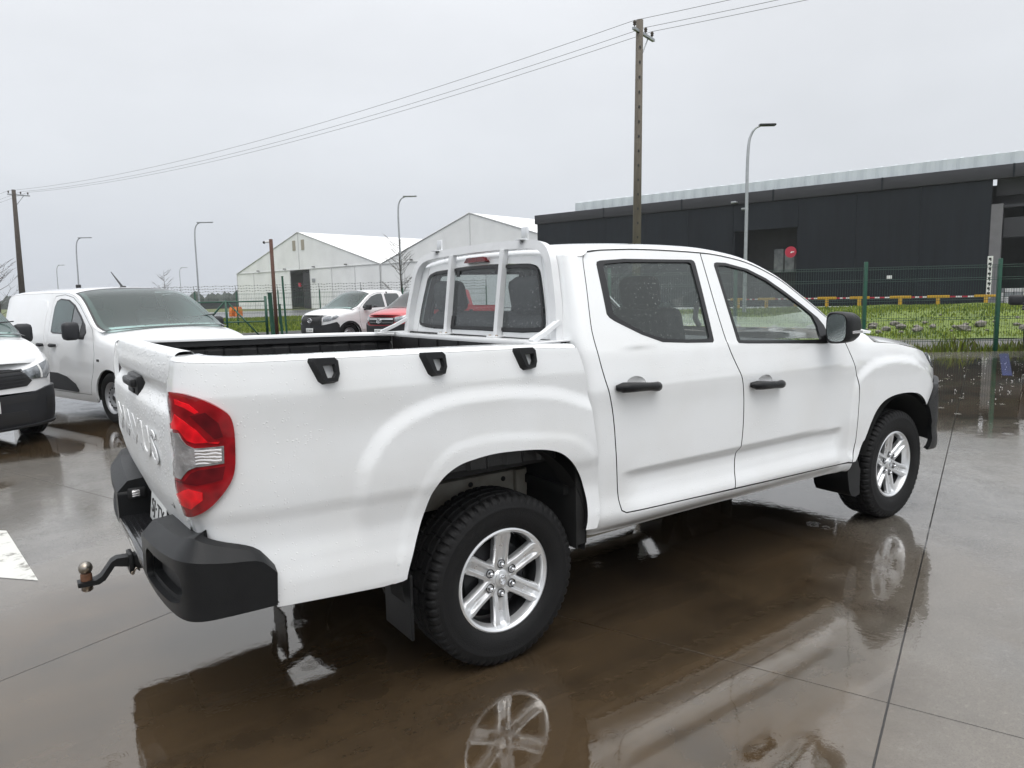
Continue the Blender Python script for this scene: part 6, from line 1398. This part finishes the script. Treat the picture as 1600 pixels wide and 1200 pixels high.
# ---- utility poles and cables
lp0, lp1 = cam_at(38, 500, 68), cam_at(993, 470, 30); lp0.z = lp1.z = 0
ld = (lp1-lp0).normalized(); arm = Vector((-ld.y, ld.x, 0)); arm = arm if arm.dot(Rt) > 0 else -arm
lp2 = lp1 + ld*46; ends = []
def upole(p, H, label, mat, lean=Vector((0, 0, 0)), r0=.20, r1=.13, offs=(-.45, .55, 1.15), armlen=(-.55, 1.30)):
    o = thing('utility_pole', label, 'utility pole', p, 0, 'utility poles carrying the three cables')
    tp = lean+Vector((0, 0, H)); MB().tube([(0, 0, -.2), tuple(tp*.5), tuple(tp)], [r0, (r0+r1)/2, r1], 10).build('pole', mat, o)
    c = tp-Vector((0, 0, .45)); a, b2 = c+arm*armlen[0], c+arm*armlen[1]
    MB().tube([tuple(a), tuple(b2)], .05, rect=(.12, .10)).build('crossarm', M['galv'], o)
    MB().tube([tuple(c+arm*armlen[1]*.62), tuple(tp*((H-1.6)/H))], .03, 6).build('arm_brace', M['galv'], o)
    pts = []
    for k in offs:
        q = c+arm*k; MB().lathe([(.015, .05), (.02, .12), (.07, .16), (.05, .20), (.075, .24), (.04, .32), (.0005, .33)], 10, c=tuple(q)).build('insulator', M['darkwood'], o); pts.append(p+q+Vector((0, 0, .32)))
    if mat is M['wood']:
        for k in range(16):
            z_ = 2.6+k*.58; MB().box(tuple(Vector((0, 0, 0))+tp*(z_/H)-Fw*(r0-.03)), (.05, .05, .09)).build('step_hole', M['ink'], o)
    return pts
e0 = upole(lp0, 12.3, 'dark leaning utility pole with crossarm behind the vans', M['darkwood'], lean=Vector((.25, -.05, 0)), r0=.30, r1=.17)
e1 = upole(lp1, 12.4, 'tall pale utility pole with crossarm rising behind the pickup roof', M['wood'], lean=Vector((.25, .0, 0)), r0=.185, r1=.145)
e2 = [q+ld*46 for q in e1]; em1 = [q-ld*60-arm*2 for q in e0]
for k in range(3):
    pts = []
    for a, b2, s_ in ((em1[k], e0[k], 1.0), (e0[k], e1[k], 1.1), (e1[k], e2[k], .6)):
        for i in range(24):
            t_ = i/24; q = a.lerp(b2, t_); q.z -= s_*4*t_*(1-t_); pts.append(tuple(q))
    tag(MB().tube(pts, .010, 5).build('power_cable', M['copper']), ['leftmost power cable strung between the two utility poles', 'middle power cable strung between the two utility poles', 'rightmost and lowest power cable strung between the two utility poles'][k], 'cable', 'power cables across the sky')

# ---- street lamps
def lamp(px, py_top, px_base, depth, label, armpx, head=.7, box=False):
    b0 = cam_at(px_base, 470, depth); b0.z = -.05; tp = cam_at(px, py_top, depth); H = tp.z; k = depth/1113.47
    o = thing('street_lamp', label, 'street lamp', b0, 0, 'street lamps around the yard')
    a = tp-b0; a.z = 0; ar = Rt.copy(); ar.z = 0; ar.normalize(); Lr = armpx*k
    p = [(0, 0, 0), tuple(a*.45+Vector((0, 0, H*.5))), tuple(a*.9+Vector((0, 0, H-1.1))), tuple(a+ar*.08+Vector((0, 0, H-.5))), tuple(a+ar*.3+Vector((0, 0, H-.14))), tuple(a+ar*.65+Vector((0, 0, H)))]
    c = crom(p, n=6); MB().tube([tuple(q) for q in c], list(np.linspace(.085, .035, len(c))), 8).build('lamp_post', M['galv'], o)
    c0 = a+ar*(.65+.25*head)+Vector((0, 0, H)); MB().box(tuple(c0), (head, .26, .10), bev=.04, rz=math.atan2(ar.y, ar.x)).build('lamp_head', M['galv'] if depth > 40 else M['plastic_far'], o, 40)
    if box: MB().box((a.x*.2, a.y*.2, 3.4), (.5, .4, .7), bev=.05).build('junction_box', M['ink'], o)
lamp(1170, 194, 1163, 32, 'grey street lamp standing in front of the black warehouse', 20, .75)
lamp(621, 306, 629, 52, 'street lamp beside the bare tree behind the red pickup', 22, 1.0)
lamp(303, 347, 311, 67, 'street lamp left of the first white tent, above the van bonnet', 24, 1.5)
lamp(118, 371, 124, 79, 'street lamp with a dark box on its pole, right of the leaning utility pole', 24, 1.5, True)
lamp(88, 414, 92, 134, 'small far street lamp just above the van roof, nearest the leaning pole', 6, 1.2)
lamp(280, 418, 284, 150, 'small far street lamp beside the little bare tree', 8, 1.4)

# ---- bare trees
def bare_tree(px, depth, H, spread, label, seed, n=30):
    b0 = cam_at(px, 470, depth); b0.z = -.05; o = thing('bare_tree', label, 'tree', b0); r_ = random.Random(seed)
    MB().tube([(0, 0, 0), (.05, 0, H*.4), (0, .05, H*.75), (.05, 0, H)], [H*.012, H*.009, H*.005, H*.002], 7).build('trunk', M['bark'], o)
    m = MB()
    for k in range(n):
        z = H*r_.uniform(.12, .92); a = r_.uniform(0, 6.28); l = spread*(1-.6*z/H)*r_.uniform(.6, 1.1); p = [(0, 0, z), (math.cos(a)*l*.5, math.sin(a)*l*.5, z+l*.28), (math.cos(a)*l, math.sin(a)*l, z+l*.75)]
        m.tube(p, [H*.0035, H*.0025, H*.001], 5, cap=False)
        for j in range(5):
            t_ = r_.uniform(.25, .95); q = Vector(p[0]).lerp(Vector(p[2]), t_); b2 = a+r_.uniform(-1.2, 1.2); l2 = l*.45*r_.uniform(.5, 1); m.tube([tuple(q), (q.x+math.cos(b2)*l2, q.y+math.sin(b2)*l2, q.z+l2*r_.uniform(.3, .9))], [H*.0018, H*.0006], 4, cap=False)
    m.build('branches', M['bark'], o)
bare_tree(627, 50, 5.6, 2.0, 'slim bare tree in front of the white tents, behind the red pickup', 4, 34)
bare_tree(259, 110, 6.5, 2.6, 'small bare tree far off above the van roof', 9, 26)
bare_tree(-2, 60, 6, 2.4, 'bare tree at the left edge of the photo behind the vans', 12, 40)
# far belt of trees
r_ = np.random.RandomState(2); m = MB()
for k in range(420):
    px = -250+2200*k/420+r_.uniform(-6, 6); d = r_.uniform(300, 380); b0 = cam_at(px, 470, d); H = r_.uniform(3.5, 6.8); w = r_.uniform(1.6, 3.4)
    m.tube([(b0.x, b0.y, -.5), (b0.x, b0.y, H*.45), (b0.x+.2, b0.y, H*.8), (b0.x, b0.y, H)], [w, w*1.1, w*.6, .1], 6, cap=False)
tag(m.build('tree_belt', pm('far_trees', (.045, .06, .045), .9, var=.5, vs=.2)), kind='stuff')
fw = MB(); w0_, w1_ = cam_at(270, 470, 150), cam_at(420, 470, 150); fw.tube([(w0_.x, w0_.y, .7), (w1_.x, w1_.y, .7)], .1, rect=(.25, 1.6)); tag(fw.build('boundary_wall', M['fascia']), 'low grey wall in the distance left of the first tent', 'wall')
# orange road barriers
for k, px in enumerate((366, 373)):
    b0 = cam_at(px, 488, 74); q = thing('road_barrier', ['orange plastic road barrier, left one of the pair before the first tent', 'orange plastic road barrier, right one of the pair before the first tent'][k], 'road barrier', (b0.x, b0.y, -.04), .5+.4*k, 'orange road barriers')
    MB().prism([(-.55, 0), (.55, 0), (.50, .55), (.35, .95), (-.35, .95), (-.50, .55)], -.18, .18).build('barrier_body', M['orange'], q); MB().box((0, -.19, .62), (.8, .02, .16)).build('reflective_band', M['yellow'], q)

# ---- gate and posts on the left
def gp(px, py, d): q = cam_at(px, py, d); return q
G0 = gp(300, 520, 31); G1 = gp(420, 520, 31); G0.z = G1.z = 0; gd = G1-G0; gt = thing('field_gate', 'dark green tubular gate with diagonal braces left of the rusty leaning pole', 'gate', G0, math.atan2(gd.y, gd.x)); Lg = gd.length
xg = lambda px: (px-300)/120*Lg
for n_, a, b2, r in (('gate_rail', (xg(270), 1.50), (xg(418), 1.50), .03), ('gate_rail', (xg(270), .62), (xg(418), .62), .028), ('gate_post', (xg(356), 0), (xg(356), 1.58), .05), ('gate_brace', (xg(353), 1.48), (xg(322), .55), .04), ('gate_brace', (xg(360), 1.45), (xg(404), .05), .035), ('gate_post', (xg(418), 0), (xg(418), 1.72), .06)):
    MB().tube([(a[0], 0, a[1]), (b2[0], 0, b2[1])], r, 8).build(n_, M['green'], gt)
for i, (px, z_, r, dpt, lab) in enumerate(((427, 1.85, .09, 30.6, 'thick green steel post standing beside the rusty leaning pole'), (441, 1.35, .055, 31, 'short green post just right of the rusty leaning pole'), (448, 2.6, .045, 33, 'tall thin green post right of the short green post'))):
    b0 = gp(px, 520, dpt); o = MB().tube([(0, 0, 0), (-.05, 0, z_)], r, 10).box((-.05, 0, z_), (r*2.2, r*2.2, .03), bev=.008).build('fence_post', M['green'], None, 40); o.location = (b0.x, b0.y, 0); tag(o, lab, 'post')
b0 = gp(433, 520, 30); tp_ = gp(423, 374, 30); rp_ = thing('rusty_pole', 'rust brown leaning pole with a small camera at its top', 'pole', (b0.x, b0.y, 0))
lv = Vector((tp_.x-b0.x, tp_.y-b0.y, tp_.z)); MB().tube([(0, 0, -.1), tuple(lv)], .075, 10).build('pole_shaft', M['rustpole'], rp_)
ar = Rt.copy(); ar.z = 0; ar.normalize(); c = lv-ar*.14-Vector((0, 0, .10)); MB().box(tuple(c), (.22, .09, .08), bev=.02, rz=math.atan2(ar.y, ar.x)).tube([tuple(lv-Vector((0, 0, .1))), tuple(c)], .02, 6).build('camera_body', M['signwhite'], rp_); MB().sphere(tuple(c-ar*.15-Vector((0, 0, .02))), .06, 10, 8).build('camera_lens', M['ink'], rp_)
# white vehicle cut by the right edge
vehicle(dict(HIL), 'white pickup cut off by the right edge of the photo, parked by the fence', 'pickup truck', (16.10, 1.99, 0), R(199.5), None)

# ------------------------------------------------------------------ rain haze
hz = MB().box((150, 250, 8.5), (1560, 1560, 22)); ho = hz.build('haze', None); tag(ho, kind='stuff')
hm = bpy.data.materials.new('haze'); hm.use_nodes = True; hm.node_tree.nodes.clear(); ho.data.materials.append(hm)
pv = hm.node_tree.nodes.new('ShaderNodeVolumePrincipled'); pv.inputs['Color'].default_value = (.93, .95, .98, 1); pv.inputs['Density'].default_value = .00045; pv.inputs['Anisotropy'].default_value = .1
hm.node_tree.links.new(pv.outputs[0], hm.node_tree.nodes.new('ShaderNodeOutputMaterial').inputs['Volume'])
